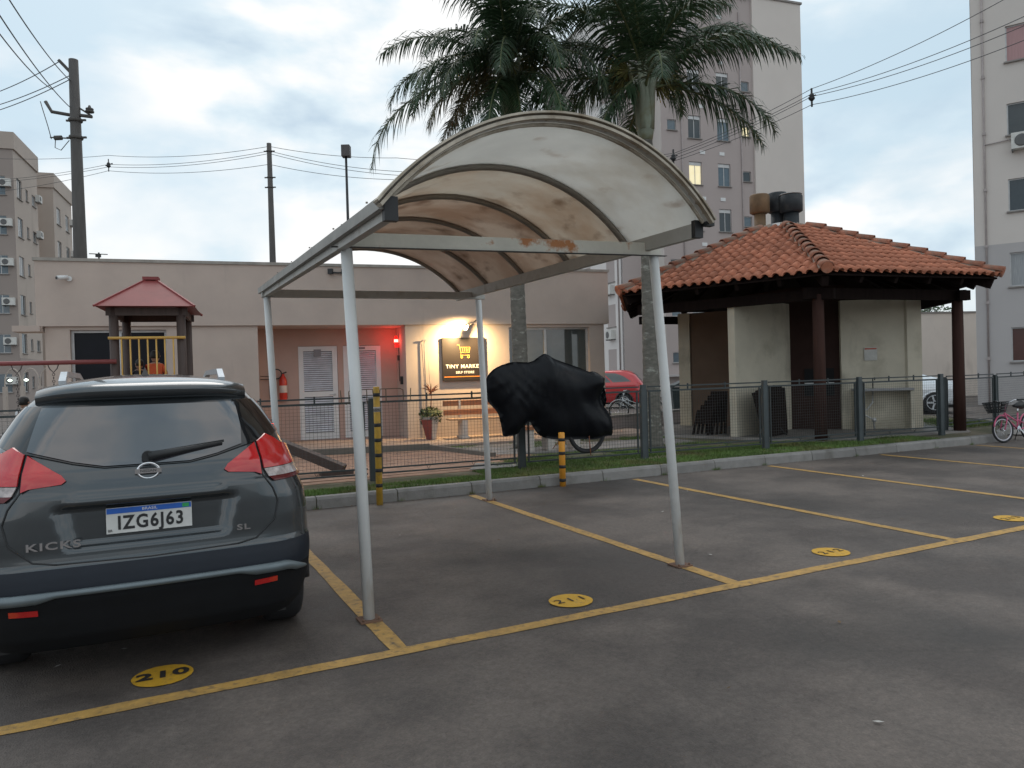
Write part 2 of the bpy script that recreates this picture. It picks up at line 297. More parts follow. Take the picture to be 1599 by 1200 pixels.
for i in range(25): x = -10.2 + i; b.add([(x, kerbY(x) + .02, 0), (x + 1, kerbY(x + 1) + .02, 0), (x + 1, kerbY(x + 1) + .02, .12), (x, kerbY(x) + .02, .12)], [(0, 1, 2, 3)])
b.build('kerb_joint', soil, kerb)
# painted bay lines
LX = [-6.254, -3.754, -1.254, 1.246, 3.746, 6.246, 8.746, 11.246, 13.746, 16.25, 18.75]
def stripe(b, x0, y0, x1, y1, wd, z):
    d = Vector((x1 - x0, y1 - y0)).normalized(); n = Vector((-d.y, d.x)); k = max(2, int((Vector((x1 - x0, y1 - y0))).length / .18)); vs = []
    for i in range(k + 1):
        t = i / k; x = x0 + (x1 - x0) * t; y = y0 + (y1 - y0) * t
        for sgn in (-1, 1):
            j = random.uniform(-.005, .005); vs.append((x + n.x * (wd / 2 * sgn + j), y + n.y * (wd / 2 * sgn + j), z))
    b.add(vs, [(2 * i, 2 * i + 2, 2 * i + 3, 2 * i + 1) for i in range(k)])
b = MB(); stripe(b, -14, 4.02, 40, 4.02, .105, .004)
for x in LX: stripe(b, x, 4.075, x, min(kerbY(x) - .12, 8.9), .105, .004)
kind(b.build('parking_line', yellow_paint), 'structure')
b = MB()
for x0, y0, x1, y1 in ((19.5, 14.2, 30, 19.6), (22, 11, 31, 15.5)): stripe(b, x0, y0, x1, y1, .1, .004)
kind(b.build('back_parking_line', yellow_paint), 'structure')
nums = ['209', '210', '211', '212', '213', '214', '215']; disc_lab = {'210': 'yellow painted disc 210 on the asphalt behind the grey car', '211': 'yellow painted disc 211 with worn numerals under the carport front', '212': 'yellow painted disc 212 in the bay right of the carport', '213': 'yellow painted disc cut off at the far right edge of the lot'}
for i, s_ in enumerate(nums):
    if s_ not in disc_lab: continue
    x = .035 + 2.5 * (i - 1); y = 4.34 if s_ == '210' else 4.32
    t = thing('bay_number', (x, y, 0), disc_lab[s_], 'painted number', 'bay numbers painted on the asphalt')
    mb = MB(); n = 44; rr = [.15 * (1 + random.uniform(-.012, .012)) for _ in range(n)]; mb.add([(rr[k] * math.cos(2 * PI * k / n), rr[k] * .98 * math.sin(2 * PI * k / n), .006) for k in range(n)], [tuple(range(n))]); mb.build('disc', yellow_disc, t)
    for j, ch in enumerate(s_):
        text('numeral', ch, .128 if s_ == '210' else .108, black_paint, t, Matrix.Translation(((j - 1) * .088, 0, .0105)) @ Matrix.Rotation(random.uniform(-.06, .06), 4, 'Z'), .0006, .0045 if s_ == '210' else .0, 1.28 if s_ == '210' else 1.2)

# play area ground, walkway, paths
paving = bpy.data.objects.new('paving', None); COL.objects.link(paving); kind(paving, 'structure')
BR = R(-7.2); BO = Vector((-1.82, 16.6, 0))
def BW(u, v): return Vector((BO.x + u * math.cos(BR) - v * math.sin(BR), BO.y + u * math.sin(BR) + v * math.cos(BR)))
b = MB(); pts = [(-9, 10.35), (4.35, 10.15), (6.2, 11.2), (5.0, 13.55), (2.6, 14.1), (-3, 14.8), (-9, 15.4)]; b.prism(pts, .05, .142); b.build('play_surface', mat('play sand', (.32, .19, .13), .9, var=.25, vs=5, bump=.8, bs=30, col2=(.22, .14, .10), c2pos=(.48, .6), c2s=1.6), paving)
# brick pavers of the visible strip beyond the fence, largest ones as parts
pm = MB(); pm.box(-.098, .098, -.048, .048, -.03, 0); pme = pm.mesh('brick', paver_m); cnt = 0; rest = MB()
for j in range(34):
    for i in range(38):
        x = 1.35 + i * .2 + (.1 if j % 2 else 0); y = 10.45 + j * .1
        if x > 4.25 + (y - 10.15) * .75 and y > 10.2: continue
        if x > 6.0 - max(0, y - 11.3) * .5 or y > 13.9 - (x - 2.6) * .25: continue
        z = .150 + random.uniform(-.003, .003)
        if cnt < 300 and x > 1.5 and y < 12.4: put('brick', pme, paving, (x, y, z), random.uniform(-.02, .02)); cnt += 1
        else: rest.box(x - .098, x + .098, y - .048, y + .048, z - .03, z)
kind(rest.build('brick_field', paver_m, paving), 'stuff')
b = MB(); b.bar((-6, 14.95, .17), (2.7, 14.22, .17), .1, .16); b.bar((2.7, 14.22, .17), (4.95, 13.72, .17), .1, .16); b.bar((4.95, 13.72, .165), (5.35, 11.6, .15), .1, .13); b.build('path_edging', mat('edging', (.17, .15, .13), .9, bump=.4, bs=40), paving)
b = MB(); q = [BW(-4, -1.75), BW(12.3, -1.95), BW(12.3, 1.4), BW(-4, 1.4)]; b.prism([tuple(p) for p in q], .1, .205); kind(b.build('walkway', walk_m), 'structure')
b = MB(); b.prism([(5.05, 13.6), (5.5, 11.9), (6.6, 11.5), (9.6, 11.2), (9.7, 12.4), (8.0, 12.7), (7.6, 14.6)], .1, .15); kind(b.build('side_path', conc), 'structure')
b = MB(); b.prism([(4.3, 10.2), (5.0, 10.1), (5.4, 10.5), (4.7, 10.9)], .1, .152); kind(b.build('stepping_slab', kerb_m), 'structure')
b = MB(); b.prism([(16.1, 8.95), (17.2, 9.3), (19.4, 13.6), (21, 19.4), (13.9, 23.4), (11, 24)], .02, .03)
kind(b.build('back_pavement', conc), 'structure')

# grass blades on the verge
def grass(name, fn, n, h, seed=1):
    random.seed(seed); b = MB(); k = 0
    while k < n:
        x, y, ok, hh = fn()
        if not ok: continue
        k += 1; a = random.uniform(0, PI * 2); l = h * hh * random.uniform(.5, 1.15); wdt = .006 + .004 * random.random(); bx, by = math.cos(a), math.sin(a); dx = random.uniform(-.6, .6) * l; dy = random.uniform(-.6, .6) * l
        b.add([(x - bx * wdt, y - by * wdt, .13), (x + bx * wdt, y + by * wdt, .13), (x + dx, y + dy, .13 + l)], [(0, 1, 2)])
    return kind(b.build(name, grass_a), 'stuff')
def f1():
    x = random.uniform(.8, 13.2); y0 = kerbY(x) + .15; y1 = fenceY(x) + (.15 if x < 4.8 else .9)
    y = random.uniform(y0, y1); ns = noise.noise(Vector((x * 1.3, y * 2.2, 0)))
    if x < 4.3 and y > y0 + .5: return x, y, False, 1
    return x, y, ns > -.35 or random.random() < .25, .75 + .5 * max(0, ns)
grass('grass', f1, 46000, .055, 3)
def f2():
    x = random.uniform(5.2, 9.8); y = random.uniform(10.2, 15.0); ns = noise.noise(Vector((x * .9, y * .9, 4)))
    ok = ns > .02 and not (5.2 < x < 9.7 and 11.3 < y < 12.5 and x < 7.5 + 3)
    return x, y, ok, .9
grass('lawn_grass', f2, 16000, .06, 5)
def f3(): return random.uniform(15.3, 17.6), random.uniform(9.9, 12), True, 1
grass('corner_grass', f3, 5000, .07, 6)
random.seed(21)

# ================================================================ MARKET BUILDING
WALLMATS = {}
def wallgrid(b, P, u0, u1, z0, z1, holes, depth=.14, mi=0):
    """a wall face with rectangular openings and reveals; P(u, z, d) gives the point d metres inside the face"""
    us = sorted({u0, u1, *[h[0] for h in holes], *[h[1] for h in holes]}); zs = sorted({z0, z1, *[h[2] for h in holes], *[h[3] for h in holes]})
    for a, c in zip(us, us[1:]):
        for d, e in zip(zs, zs[1:]):
            if any(h[0] <= a + 1e-6 and h[1] >= c - 1e-6 and h[2] <= d + 1e-6 and h[3] >= e - 1e-6 for h in holes): continue
            b.add([P(a, d, 0), P(c, d, 0), P(c, e, 0), P(a, e, 0)], [(0, 1, 2, 3)], mi)
    for h in holes:
        q = [(h[0], h[2]), (h[1], h[2]), (h[1], h[3]), (h[0], h[3])]
        for i in range(4):
            s, t = q[i], q[(i + 1) % 4]; b.add([P(*s, 0), P(*t, 0), P(*t, depth), P(*s, depth)], [(0, 1, 2, 3)], mi)
mk = thing('market_building', (BO.x, BO.y, 0), 'single storey beige market building with plain parapet band behind the carport', 'building', rz=BR)
b = MB(); b.box(0, 12.06, 0, 5.2, 2.73, 3.98); b.build('parapet_band', wall_tan, mk)
b = MB(); b.box(-.03, 12.09, -.03, 5.23, 3.98, 4.04); b.build('coping', mat('coping', (.33, .31, .28), .8, var=.2, vs=5), mk)
b = MB(); b.box(2.9, 3.9, 2.0, 4.2, 4.04, 4.17); b.box(5.9, 8.4, 3.0, 5.0, 4.04, 4.2); b.build('roof_hatch', mat('roof hatch', (.25, .25, .26), .7), mk)
b = MB(); Pf = lambda u, z, d: (u, .06 + d, z)
wallgrid(b, Pf, .12, 3.97, 0, 2.728, [(.54, 2.24, .3, 2.66)], .2); b.add([(.12, .06, 0), (.12, .06, 2.728), (.12, 5.1, 2.728), (.12, 5.1, 0)], [(0, 1, 2, 3)])
wallgrid(b, Pf, 7.07, 11.95, 0, 2.728, [(9.5, 11.56, .24, 2.66)], .2); b.add([(11.95, .06, 0), (11.95, 5.1, 0), (11.95, 5.1, 2.728), (11.95, .06, 2.728)], [(0, 1, 2, 3)])
b.add([(7.07, .06, 0), (7.07, .06, 2.728), (7.07, 1.2, 2.728), (7.07, 1.2, 0)], [(0, 1, 2, 3)])
b.add([(.12, 5.1, 0), (.12, 5.1, 2.728), (11.95, 5.1, 2.728), (11.95, 5.1, 0)], [(0, 1, 2, 3)])
b.build('wall', wall_tan, mk)
b = MB(); b.add([(3.97, .06, 0), (3.97, 1.2, 0), (3.97, 1.2, 2.728), (3.97, .06, 2.728)], [(0, 1, 2, 3)])
wallgrid(b, lambda u, z, d: (u, 1.2 + d, z), 3.97, 7.07, 0, 2.728, [(4.83, 5.70, .2, 2.34), (5.83, 6.69, .2, 2.34)], .1); b.build('recess_wall', wall_pink, mk)
for (x0, x1, z0, mullions) in ((.54, 2.24, .3, (1.39,)), (9.5, 11.56, .24, (10.44,))):
    b = MB()
    for a, c in ((x0, x0 + .05), (x1 - .05, x1)): b.box(a, c, .16, .22, z0, 2.66)
    for z in (z0, 2.61): b.box(x0 + .05, x1 - .05, .16, .22, z, z + .05)
    for m in mullions: b.box(m - .03, m + .03, .155, .215, z0 + .05, 2.61)
    wo = b.build('window', alu, mk)
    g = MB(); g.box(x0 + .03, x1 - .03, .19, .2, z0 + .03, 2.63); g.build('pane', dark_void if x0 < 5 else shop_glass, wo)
for k, x0 in enumerate((4.83, 5.83)):
    x1 = x0 + .86; b = MB(); b.box(x0, x0 + .11, 1.19, 1.25, .21, 2.33); b.box(x1 - .11, x1, 1.19, 1.25, .21, 2.33); b.box(x0 + .11, x1 - .11, 1.19, 1.25, 2.22, 2.33); b.box(x0 + .11, x1 - .11, 1.19, 1.25, 1.18, 1.30); b.box(x0 + .11, x1 - .11, 1.19, 1.25, .21, .36)
    d = b.build('door', white_p, mk); d['label'] = ('white louvred door beside the fire extinguisher', 'white louvred door lit red by the alarm lamp')[k]
    b = MB(); b.box(x0 + .1, x1 - .1, 1.262, 1.27, .3, 2.25); b.build('door_backing', louvre_gap, d)
    b = MB()
    for z0, z1 in ((1.31, 2.21), (.37, 1.17)):
        n = 19 if z0 > 1 else 16
        for i in range(n):
            z = z0 + (z1 - z0) * (i + .5) / n; b.box(x0 + .11, x1 - .11, -.004, .004, -.021, .021, M=Matrix.Translation((0, 1.225, z)) @ Matrix.Rotation(R(-38), 4, 'X'))
    kind(b.build('slats', louvre, d), 'stuff')
    b = MB(); b.box(x1 - .1, x1 - .05, 1.15, 1.19, 1.2, 1.24); b.box(x1 - .2, x1 - .06, 1.14, 1.155, 1.21, 1.23)
    b.build('handle', alu, d)
    b = MB(); b.box(x0 + .34, x0 + .50, 1.175, 1.189, 2.1 if k == 0 else 2.255, 2.26 if k == 0 else 2.3); b.build('name_plate', mat('door plate', (.22, .22, .24), .5), d)
b = MB(); b.box(-.35, .1, -.2, .3, 2.62, 2.73); b.build('awning_slab', wall_tan, mk)

def onB(u, v, z): p = BW(u, v); return (p.x, p.y, z)
# sign
sg = thing('wall_sign', onB(8.38, .04, 1.94), 'black square shop sign with yellow cart drawing and white lettering', 'sign', rz=BR)
b = MB(); b.box(-.5, .5, -.05, 0, -.49, .49); b.build('panel', sign_blk, sg, bevel=.006)
def onsign(x, z, y=-.052): return Matrix.Translation((x, y, z)) @ STAND
text('lettering', 'TINY MARKET', .118, sign_w, sg, onsign(0, -.165), .002, .002, 1.02, 1.15)
text('lettering', 'SELF STORE', .075, sign_w, sg, onsign(.02, -.30), .002, .002, 1, 1.12)
b = MB(); b.box(-.47, .47, -.054, -.048, -.405, -.385); b.build('orange_line', sign_o, sg)
b = MB()
cart = [(-.15, .33), (-.11, .33), (-.09, .27), (-.065, .14)]
for p, q in list(zip(cart, cart[1:])) + [((-.09, .27), (.15, .27)), ((.15, .27), (.13, .15)), ((.13, .15), (-.065, .15)), ((-.075, .09), (.14, .09)), ((-.065, .15), (-.075, .09)), ((-.03, .25), (-.02, .17)), ((.015, .25), (.02, .17)), ((.06, .25), (.058, .17)), ((.105, .25), (.096, .17))]:
    b.bar((p[0], -.053, p[1]), (q[0], -.053, q[1]), .006, .014, up=Vector((0, 1, 0)))
for x in (-.05, .11): b.torus((x, -.053, .05), .024, .007, (0, 1, 0), 14, 6)
b.build('cart_emblem', sign_y, sg)
# lamp over the sign
ln = thing('sign_lamp', onB(8.82, .02, 2.86), 'small lit spotlight on an arm above the black shop sign', 'lamp', rz=BR)
b = MB(); b.tube([(0, 0, 0), (-.04, -.12, .03), (-.42, -.34, -.20)], .012, 6); b.lathe((0, -.02, 0), [(.045, 0), (.045, .02)], 12, axis='y'); b.build('arm', mat('lamp arm', (.12, .11, .1), .5), ln)
b = MB(); b.tube([(-.40, -.33, -.16), (-.47, -.345, -.26)], [.03, .05], 12); b.build('lamp_head', mat('lamp arm', (.12, .11, .1), .5), ln)
b = MB(); b.lathe((-.472, -.346, -.264), [(.0, 0), (.035, -.002), (.036, -.012), (0, -.02)], 12); b.build('bulb', mat('sign bulb', (1, .8, .5), .4, emit=(1, .72, .36), es=25), ln)
ld = bpy.data.lights.new('spot', 'SPOT'); ld.energy = 470; ld.color = (1, .68, .32); ld.spot_size = R(172); ld.spot_blend = .9; ld.shadow_soft_size = .035
lo = bpy.data.objects.new('light', ld); COL.objects.link(lo); p = Vector(onB(8.34, -.44, 2.66)); lo.location = p
tgt = Vector(onB(8.34, .06, 2.0)); lo.rotation_euler = (tgt - p).to_track_quat('-Z', 'Y').to_euler()
# alarm lamp
al = thing('alarm_lamp', onB(7.0, .82, 2.38), 'glowing red alarm beacon on the side wall of the door recess', 'lamp', rz=BR)
b = MB(); b.box(-.03, .07, -.03, .03, -.12, -.04); b.lathe((0, 0, 0), [(.04, -.04), (.045, .0), (.045, .12), (.02, .16)], 12, 0); b.build('housing', mat('beacon red glass', (.35, .02, .02), .3, emit=(1, .03, .02), es=.8), al)
b = MB(); b.lathe((0, -.002, 0), [(.0, -.0), (.046, .005), (.0465, .07), (.0, .075)], 12); b.build('bulb', mat('beacon core', (1, .2, .2), .3, emit=(1, .16, .12), es=9), al)
b = MB(); b.tube([(.05, 0, -.12), (.055, 0, -.9)], .008, 6); b.box(.02, .07, -.025, .025, -.42, -.3); b.build('conduit', mat('conduit', (.05, .045, .04), .6), al)
ld = bpy.data.lights.new('red', 'POINT'); ld.energy = 5.5; ld.color = (1, .06, .04); ld.shadow_soft_size = .04
lo = bpy.data.objects.new('light', ld); COL.objects.link(lo); lo.location = onB(6.90, .80, 2.42)
# bell box
t = thing('keypad_box', onB(7.03, .5, 1.5), 'small black keypad on the wall right of the louvred doors', 'keypad', rz=BR); b = MB(); b.box(-.02, .04, -.03, .03, -.09, .09); b.build('case', black_pl, t)
# extinguisher + hose hook
t = thing('fire_extinguisher', onB(4.48, 1.1, 1.12), 'red fire extinguisher hanging on the pink wall left of the louvred door', 'fire extinguisher', rz=BR)
b = MB(); b.lathe((0, 0, 0), [(.07, 0), (.085, .03), (.085, .44), (.06, .52), (.03, .56), (.03, .60)], 16); b.build('cylinder', ext_red, t)
b = MB(); b.lathe((0, 0, 0), [(.0865, .18), (.087, .19), (.087, .33), (.0865, .34)], 16); b.build('paper_label', lab_w, t)
b = MB(); b.torus((-.13, -.01, .60), .105, .014, (0, 1, 0), 24, 6); b.bar((-.03, 0, .6), (.08, 0, .64), .02, .03); b.build('hose', black_pl, t)
t = thing('hose_bracket', onB(4.12, 1.1, 1.62), 'thin dark hook bracket on the pink wall beside the extinguisher', 'bracket', rz=BR)
b = MB(); b.tube([(-.12, 0, .06), (.12, -.05, .05), (.12, .02, -.02), (-.12, .0, -.01)], .009, 6); b.tube([(.08, .06, 0), (.08, .05, -.45)], .012, 6); b.build('hook', black_pl, t)
# pipe
t = thing('wall_pipe', onB(7.48, 0, .2), 'thin white conduit running up the wall left of the shop sign', 'pipe', rz=BR)
b = MB(); b.tube([(0, 0, 0), (0, 0, 2.1), (.01, 0, 2.17), (.05, .02, 2.2)], .014, 8); b.box(-.05, .05, -.03, .0, 2.17, 2.2); b.tube([(.1, 0, 1.2), (.06, 0, 2.15)], .004, 5); b.build('tube', mat('pipe grey', (.42, .40, .39), .5), t)
# security camera and floodlight
t = thing('security_camera', onB(.50, -.02, 3.64), 'small white security camera high on the left of the beige building', 'camera', rz=BR)
b = MB(); b.lathe((.08, 0, 0), [(.05, 0), (.05, -.02)], 12, axis='y'); b.bar((.08, 0, 0), (.02, -.1, .02), .02, .02); b.build('mount', white_p, t)
b = MB(); b.tube([(-.09, -.18, -.01), (.06, -.06, .02)], .042, 12); b.build('body', white_p, t); b = MB(); b.tube([(-.095, -.184, -.01), (-.1, -.188, -.01)], .03, 12); b.build('lens', black_pl, t)
t = thing('floodlight', onB(5.62, -.02, 3.86), 'twin black floodlight under the parapet seen behind the carport beam', 'lamp', rz=BR)
b = MB(); b.box(-.1, .1, -.03, 0, -.03, .0); b.build('bracket', black_pl, t)
for sx in (-1, 1): b = MB(); b.box(-.05, .05, -.1, -.02, -.07, .04, M=Matrix.Translation((sx * .12, 0, .02)) @ Matrix.Rotation(sx * .4, 4, 'Z')); b.build('lamp_head', black_pl, t)
# planter
t = thing('planter', onB(7.46, -.5, .205), 'tall white tapering planter with bushy green plant beside the bench', 'planter', rz=BR)
b = MB(); b.lathe((0, 0, 0), [(.11, 0), (.12, .03), (.13, .15), (.19, .45), (.2, .5), (.17, .5)], 8, sm=False); b.build('pot', pot_m, t)
b = MB(); b.add([(-.12, -.06, 0), (-.05, -.135, 0), (-.12, -.185, .44), (-.24, -.12, .44)], [(0, 1, 2, 3)]); b.add([(-.02, -.135, 0.01), (-.05, -.137, 0.01), (-.12, -.187, .44), (-.02, -.2, .44)], [(0, 1, 2, 3)]); b.build('red_side', pot_red, t)
def leafclump(b, c, rad, n, l, sq=(1, 1, 1), mi=0):
    for _ in range(n):
        d = Vector((random.gauss(0, 1), random.gauss(0, 1), random.gauss(0, 1))).normalized() * (random.random() ** .4)
        p = Vector(c) + Vector((d.x * rad * sq[0], d.y * rad * sq[1], d.z * rad * sq[2])); a = Vector((random.gauss(0, 1), random.gauss(0, 1), random.gauss(0, 1))).normalized(); q = a.orthogonal().normalized(); ll = l * random.uniform(.6, 1.3)
        b.add([p - a * ll * .5, p + q * ll * .28, p + a * ll * .5, p - q * ll * .28], [(0, 1, 2, 3)], mi)
b = MB(); leafclump(b, (0, 0, .55), .26, 420, .09, (1, 1, .6)); leafclump(b, (0, 0, .42), .24, 150, .08, (1, 1, .6)); kind(b.build('foliage', mat('planter leaves', (.06, .085, .03), .6, var=.4, vs=8), t), 'stuff')
b = MB(); b.tube([(0, 0, .5), (.03, 0, .95), (.02, 0, 1.02)], .009, 6)
for k in range(26):
    a = k * 2.4; e = random.uniform(.1, 1.3); d = Vector((math.cos(a) * math.cos(e), math.sin(a) * math.cos(e), math.sin(e))); p = Vector((.02, 0, 1.0 + random.uniform(-.05, .08))); s_ = d.cross(Vector((0, 0, 1))).normalized() * .011
    b.add([p - s_, p + s_, p + d * .13 + s_, p + d * .26 - Vector((0, 0, .04)), p + d * .13 - s_], [(0, 1, 2, 3, 4)])
b.build('spiky_top', mat('cordyline leaf', (.30, .10, .045), .6, var=.3), t)
# bench
t = thing('bench', onB(8.75, -.62, .205), 'wooden plank bench with white concrete supports under the shop sign', 'bench', rz=BR)
for z, y in ((.70, .16), (.50, .12)): b = MB(); b.box(-1.0, 1.0, y, y + .03, z, z + .12); b.build('backrest_plank', wood_bench, t, bevel=.006)
for y in (-.26, -.12, .02): b = MB(); b.box(-.95, 1.0, y, y + .12, .40, .435); b.build('seat_plank', mat('seat plank', (.42, .27, .17), .6, var=.1), t, bevel=.005)
for x in (-.62, .62):
    b = MB(); b.box(x - .06, x + .06, -.26, .14, 0, .4); b.bar((x, .15, .35), (x, .2, .84), .09, .05, up=Vector((1, 0, 0))); b.box(x - .08, x + .08, -.3, .2, 0, .06); b.build('support', pot_m, t, bevel=.01)

# ================================================================ APARTMENT BUILDINGS
WCACHE = {}
def window_meshes(wd, ht, gi, shutter):
    k = (wd, ht, gi, shutter)
    if k in WCACHE: return WCACHE[k]
    f = MB(); t = .04
    f.box(-wd / 2, -wd / 2 + t, -.03, .02, 0, ht); f.box(wd / 2 - t, wd / 2, -.03, .02, 0, ht); f.box(-wd / 2 + t, wd / 2 - t, -.03, .02, 0, t); f.box(-wd / 2 + t, wd / 2 - t, -.03, .02, ht - t, ht)
    top = ht - t
    if shutter: f.box(-wd / 2 + t, wd / 2 - t, -.04, .03, ht * .84, ht - t); top = ht * .84
    if wd > .6: f.box(-.02, .02, -.028, .018, t, top)
    p = MB(); p.box(-wd / 2 + .02, wd / 2 - .02, -.008, .004, .02, top)
    sl = MB(); sl.box(-wd / 2 - .06, wd / 2 + .06, -.19, -.04, -.05, 0)
    r = (f.mesh('window', alu), p.mesh('pane', gi), sl.mesh('sill', conc)); WCACHE[k] = r; return r
def apt_window(parent, x, y, z, rz, wd, ht, gi, shutter=True):
    m = window_meshes(wd, ht, gi, shutter); o = put('window', m[0], parent, (x, y, z), rz); put('pane', m[1], o, (0, 0, 0)); put('sill', m[2], o, (0, 0, 0)); return o
acm = MB(); acm.box(-.4, .4, -.32, 0, 0, .55); acm.lathe((-.1, -.325, .27), [(.2, 0), (.21, -.01), (.18, -.012)], 16, mi=1, axis='y'); acm.box(-.38, -.34, -.3, .0, -.06, 0, 1); acm.box(.34, .38, -.3, .0, -.06, 0, 1)
AC = acm.mesh('air_conditioner', [mat('ac white', (.62, .61, .58), .5), mat('ac grille', (.12, .12, .12), .6)])
def GR(i): return glass[i % 4] if not isinstance(i, bpy.types.Material) else i

# tower behind
T = thing('apartment_tower', (27.18, 34.53, 0), 'tall mauve and cream apartment tower rising behind the palms and gazebo', 'building', rz=BR)
rows = [2.3 + 2.71 * n for n in range(8)]; TH = 24.0
holes = []; wl = []
for n, z in enumerate(rows):
    for x, wd, ht in ((.72, .6, .62), (2.25, .86, 1.35), (4.25, .86, 1.35), (5.85, .6, .62)):
        zz = z - ht / 2 if ht > 1 else z - .3
        holes.append((x - wd / 2, x + wd / 2, zz, zz + ht)); wl.append((x, wd, ht, zz, n))
b = MB(); wallgrid(b, lambda u, z, d: (u, d, z), 0, 6.4, 0, TH, holes, .14); b.build('mauve_front_wall', apt_mauve, T)
for x, wd, ht, z, n in wl:
    g_ = random.choice([glass[0], glass[2], glass[1], glass[0]])
    if n == 4 and 2 < x < 3: g_ = glass_lit
    if n == 5 and x > 5: g_ = glass_lit
    apt_window(T, x, .1, z, 0, wd, ht, g_, ht > 1)
b = MB(); b.box(6.4, 10.0, -.12, 6, 0, TH); b.build('cream_end_wall', apt_light, T)
b = MB(); b.box(0.01, 6.4, .4, 9, 0.0, TH - .1); b.box(6.4, 10, 6, 9, 0, TH - .1); b.build('core', apt_mauve, T)
b = MB(); b.add([(0, 0, 0), (0, 0, TH), (0, 1.4, TH), (0, 1.4, 0)], [(0, 1, 2, 3)]); b.build('cream_side_wall', apt_light, T)
b = MB(); b.box(-2.0, 0, 1.4, 1.6, 0, TH); b.build('mauve_wing_wall', apt_mauve, T)
hs = []; wl = []
for n, z in enumerate(rows):
    for v, wd in ((2.95, 1.1), (6.3, 1.1)): hs.append((v - wd / 2, v + wd / 2, z - .7, z + .65)); wl.append((v, wd, z - .7))
b = MB(); wallgrid(b, lambda u, z, d: (-2.0 + d, u, z), 1.4, 7.6, 0, TH, hs, .14); b.build('white_side_wall', apt_white, T)
for v, wd, z in wl:
    apt_window(T, -1.9, v, z, -PI / 2, wd, 1.35, random.choice([glass[0], glass[2]]), False)
    if v < 4: put('air_conditioner', AC, T, (-2.0, v - .1, z - .75), -PI / 2)
b = MB(); b.box(-1.99, 0.0, 1.6, 9, 0, TH - .1); b.box(-2.0, 0, 7.6, 13, 0, TH); b.build('wing_core', apt_mauve, T)
b = MB(); b.box(-.08, 10.08, -.2, 9.1, TH, TH + .12); b.box(-2.08, -.08, 1.3, 13, TH, TH + .12); b.build('roof_coping', conc, T)
b = MB()
for x in (1.36, 5.5): b.tube([(x, -.04, 0), (x, -.04, TH - 1)], .045, 6)
b.tube([(-2.05, 1.9, 0), (-2.05, 1.9, TH)], .045, 6); b.build('drain_pipe', mat('drain pipe', (.38, .33, .32), .6), T)
vm = MB(); vm.box(-.17, .17, -.03, 0, 0, .2); vme = vm.mesh('wall_vent', white_p)
for z in rows:
    for x in (2.75, 4.1): put('wall_vent', vme, T, (x, 0, z + 1.15))
b = MB(); b.box(-.4, 9, -.5, -.0, 1.2, 1.32); b.build('plinth_band', apt_grey, T)

# right-hand block
RD = math.atan2(-.868, .496)
Rb = thing('apartment_block', (26.89, 16.48, 0), 'pale apartment block with grey base storeys at the right edge, pipe on its wall', 'building', rz=RD)
RWs = [(12.03, 13.28), (9.47, 10.57), (6.8, 7.93), (4.16, 5.35), (1.52, 2.72)]
hs = []; wl = []
for i, (z0, z1) in enumerate(RWs):
    for x in (1.04, 4.2): hs.append((x, x + 1.4, z0, z1)); wl.append((x + .7, z0, z1 - z0, i))
b = MB(); Pq = lambda u, z, d: (u, d, z)
wallgrid(b, Pq, 0, 12, 5.69, 18, [h for h in hs if h[2] > 5.69], .16, 0); b.build('upper_wall', apt_light, Rb)
b = MB(); wallgrid(b, lambda u, z, d: (u, -.015 + d, z), 0, 12, 0, 5.69, [h for h in hs if h[2] < 5.6], .175, 0); b.build('base_wall', apt_grey, Rb)
for x, z, h, i in wl: apt_window(Rb, x, .1, z, 0, 1.4, round(h, 2), [glass[3], glass[0], glass[0], glass[1], mat('window dark red curtain', (.07, .02, .015), .2)][i], False)
b = MB(); b.box(.02, 12, .35, 4.5, 0, 17.9); b.box(0.0, .02, 0, 4.5, 5.69, 18); b.box(0, .02, 0, 4.5, 0, 5.68, 1); b.build('core', [apt_light, apt_grey], Rb)
put('air_conditioner', AC, Rb, (1.55, 0, 8.9))
b = MB(); b.tube([(.36, -.05, 0), (.36, -.05, 18)], .03, 6)
for z in range(1, 17, 2): b.box(.31, .41, -.09, -.01, z + .6, z + .7)
b.tube([(.36, -.05, 9.25), (1.2, -.06, 9.3)], .02, 5); b.build('drain_pipe', mat('drain pipe', (.38, .33, .32), .6), Rb)
b = MB(); b.box(-.06, 12, -.07, 4.55, 18, 18.12); b.build('roof_coping', conc, Rb)

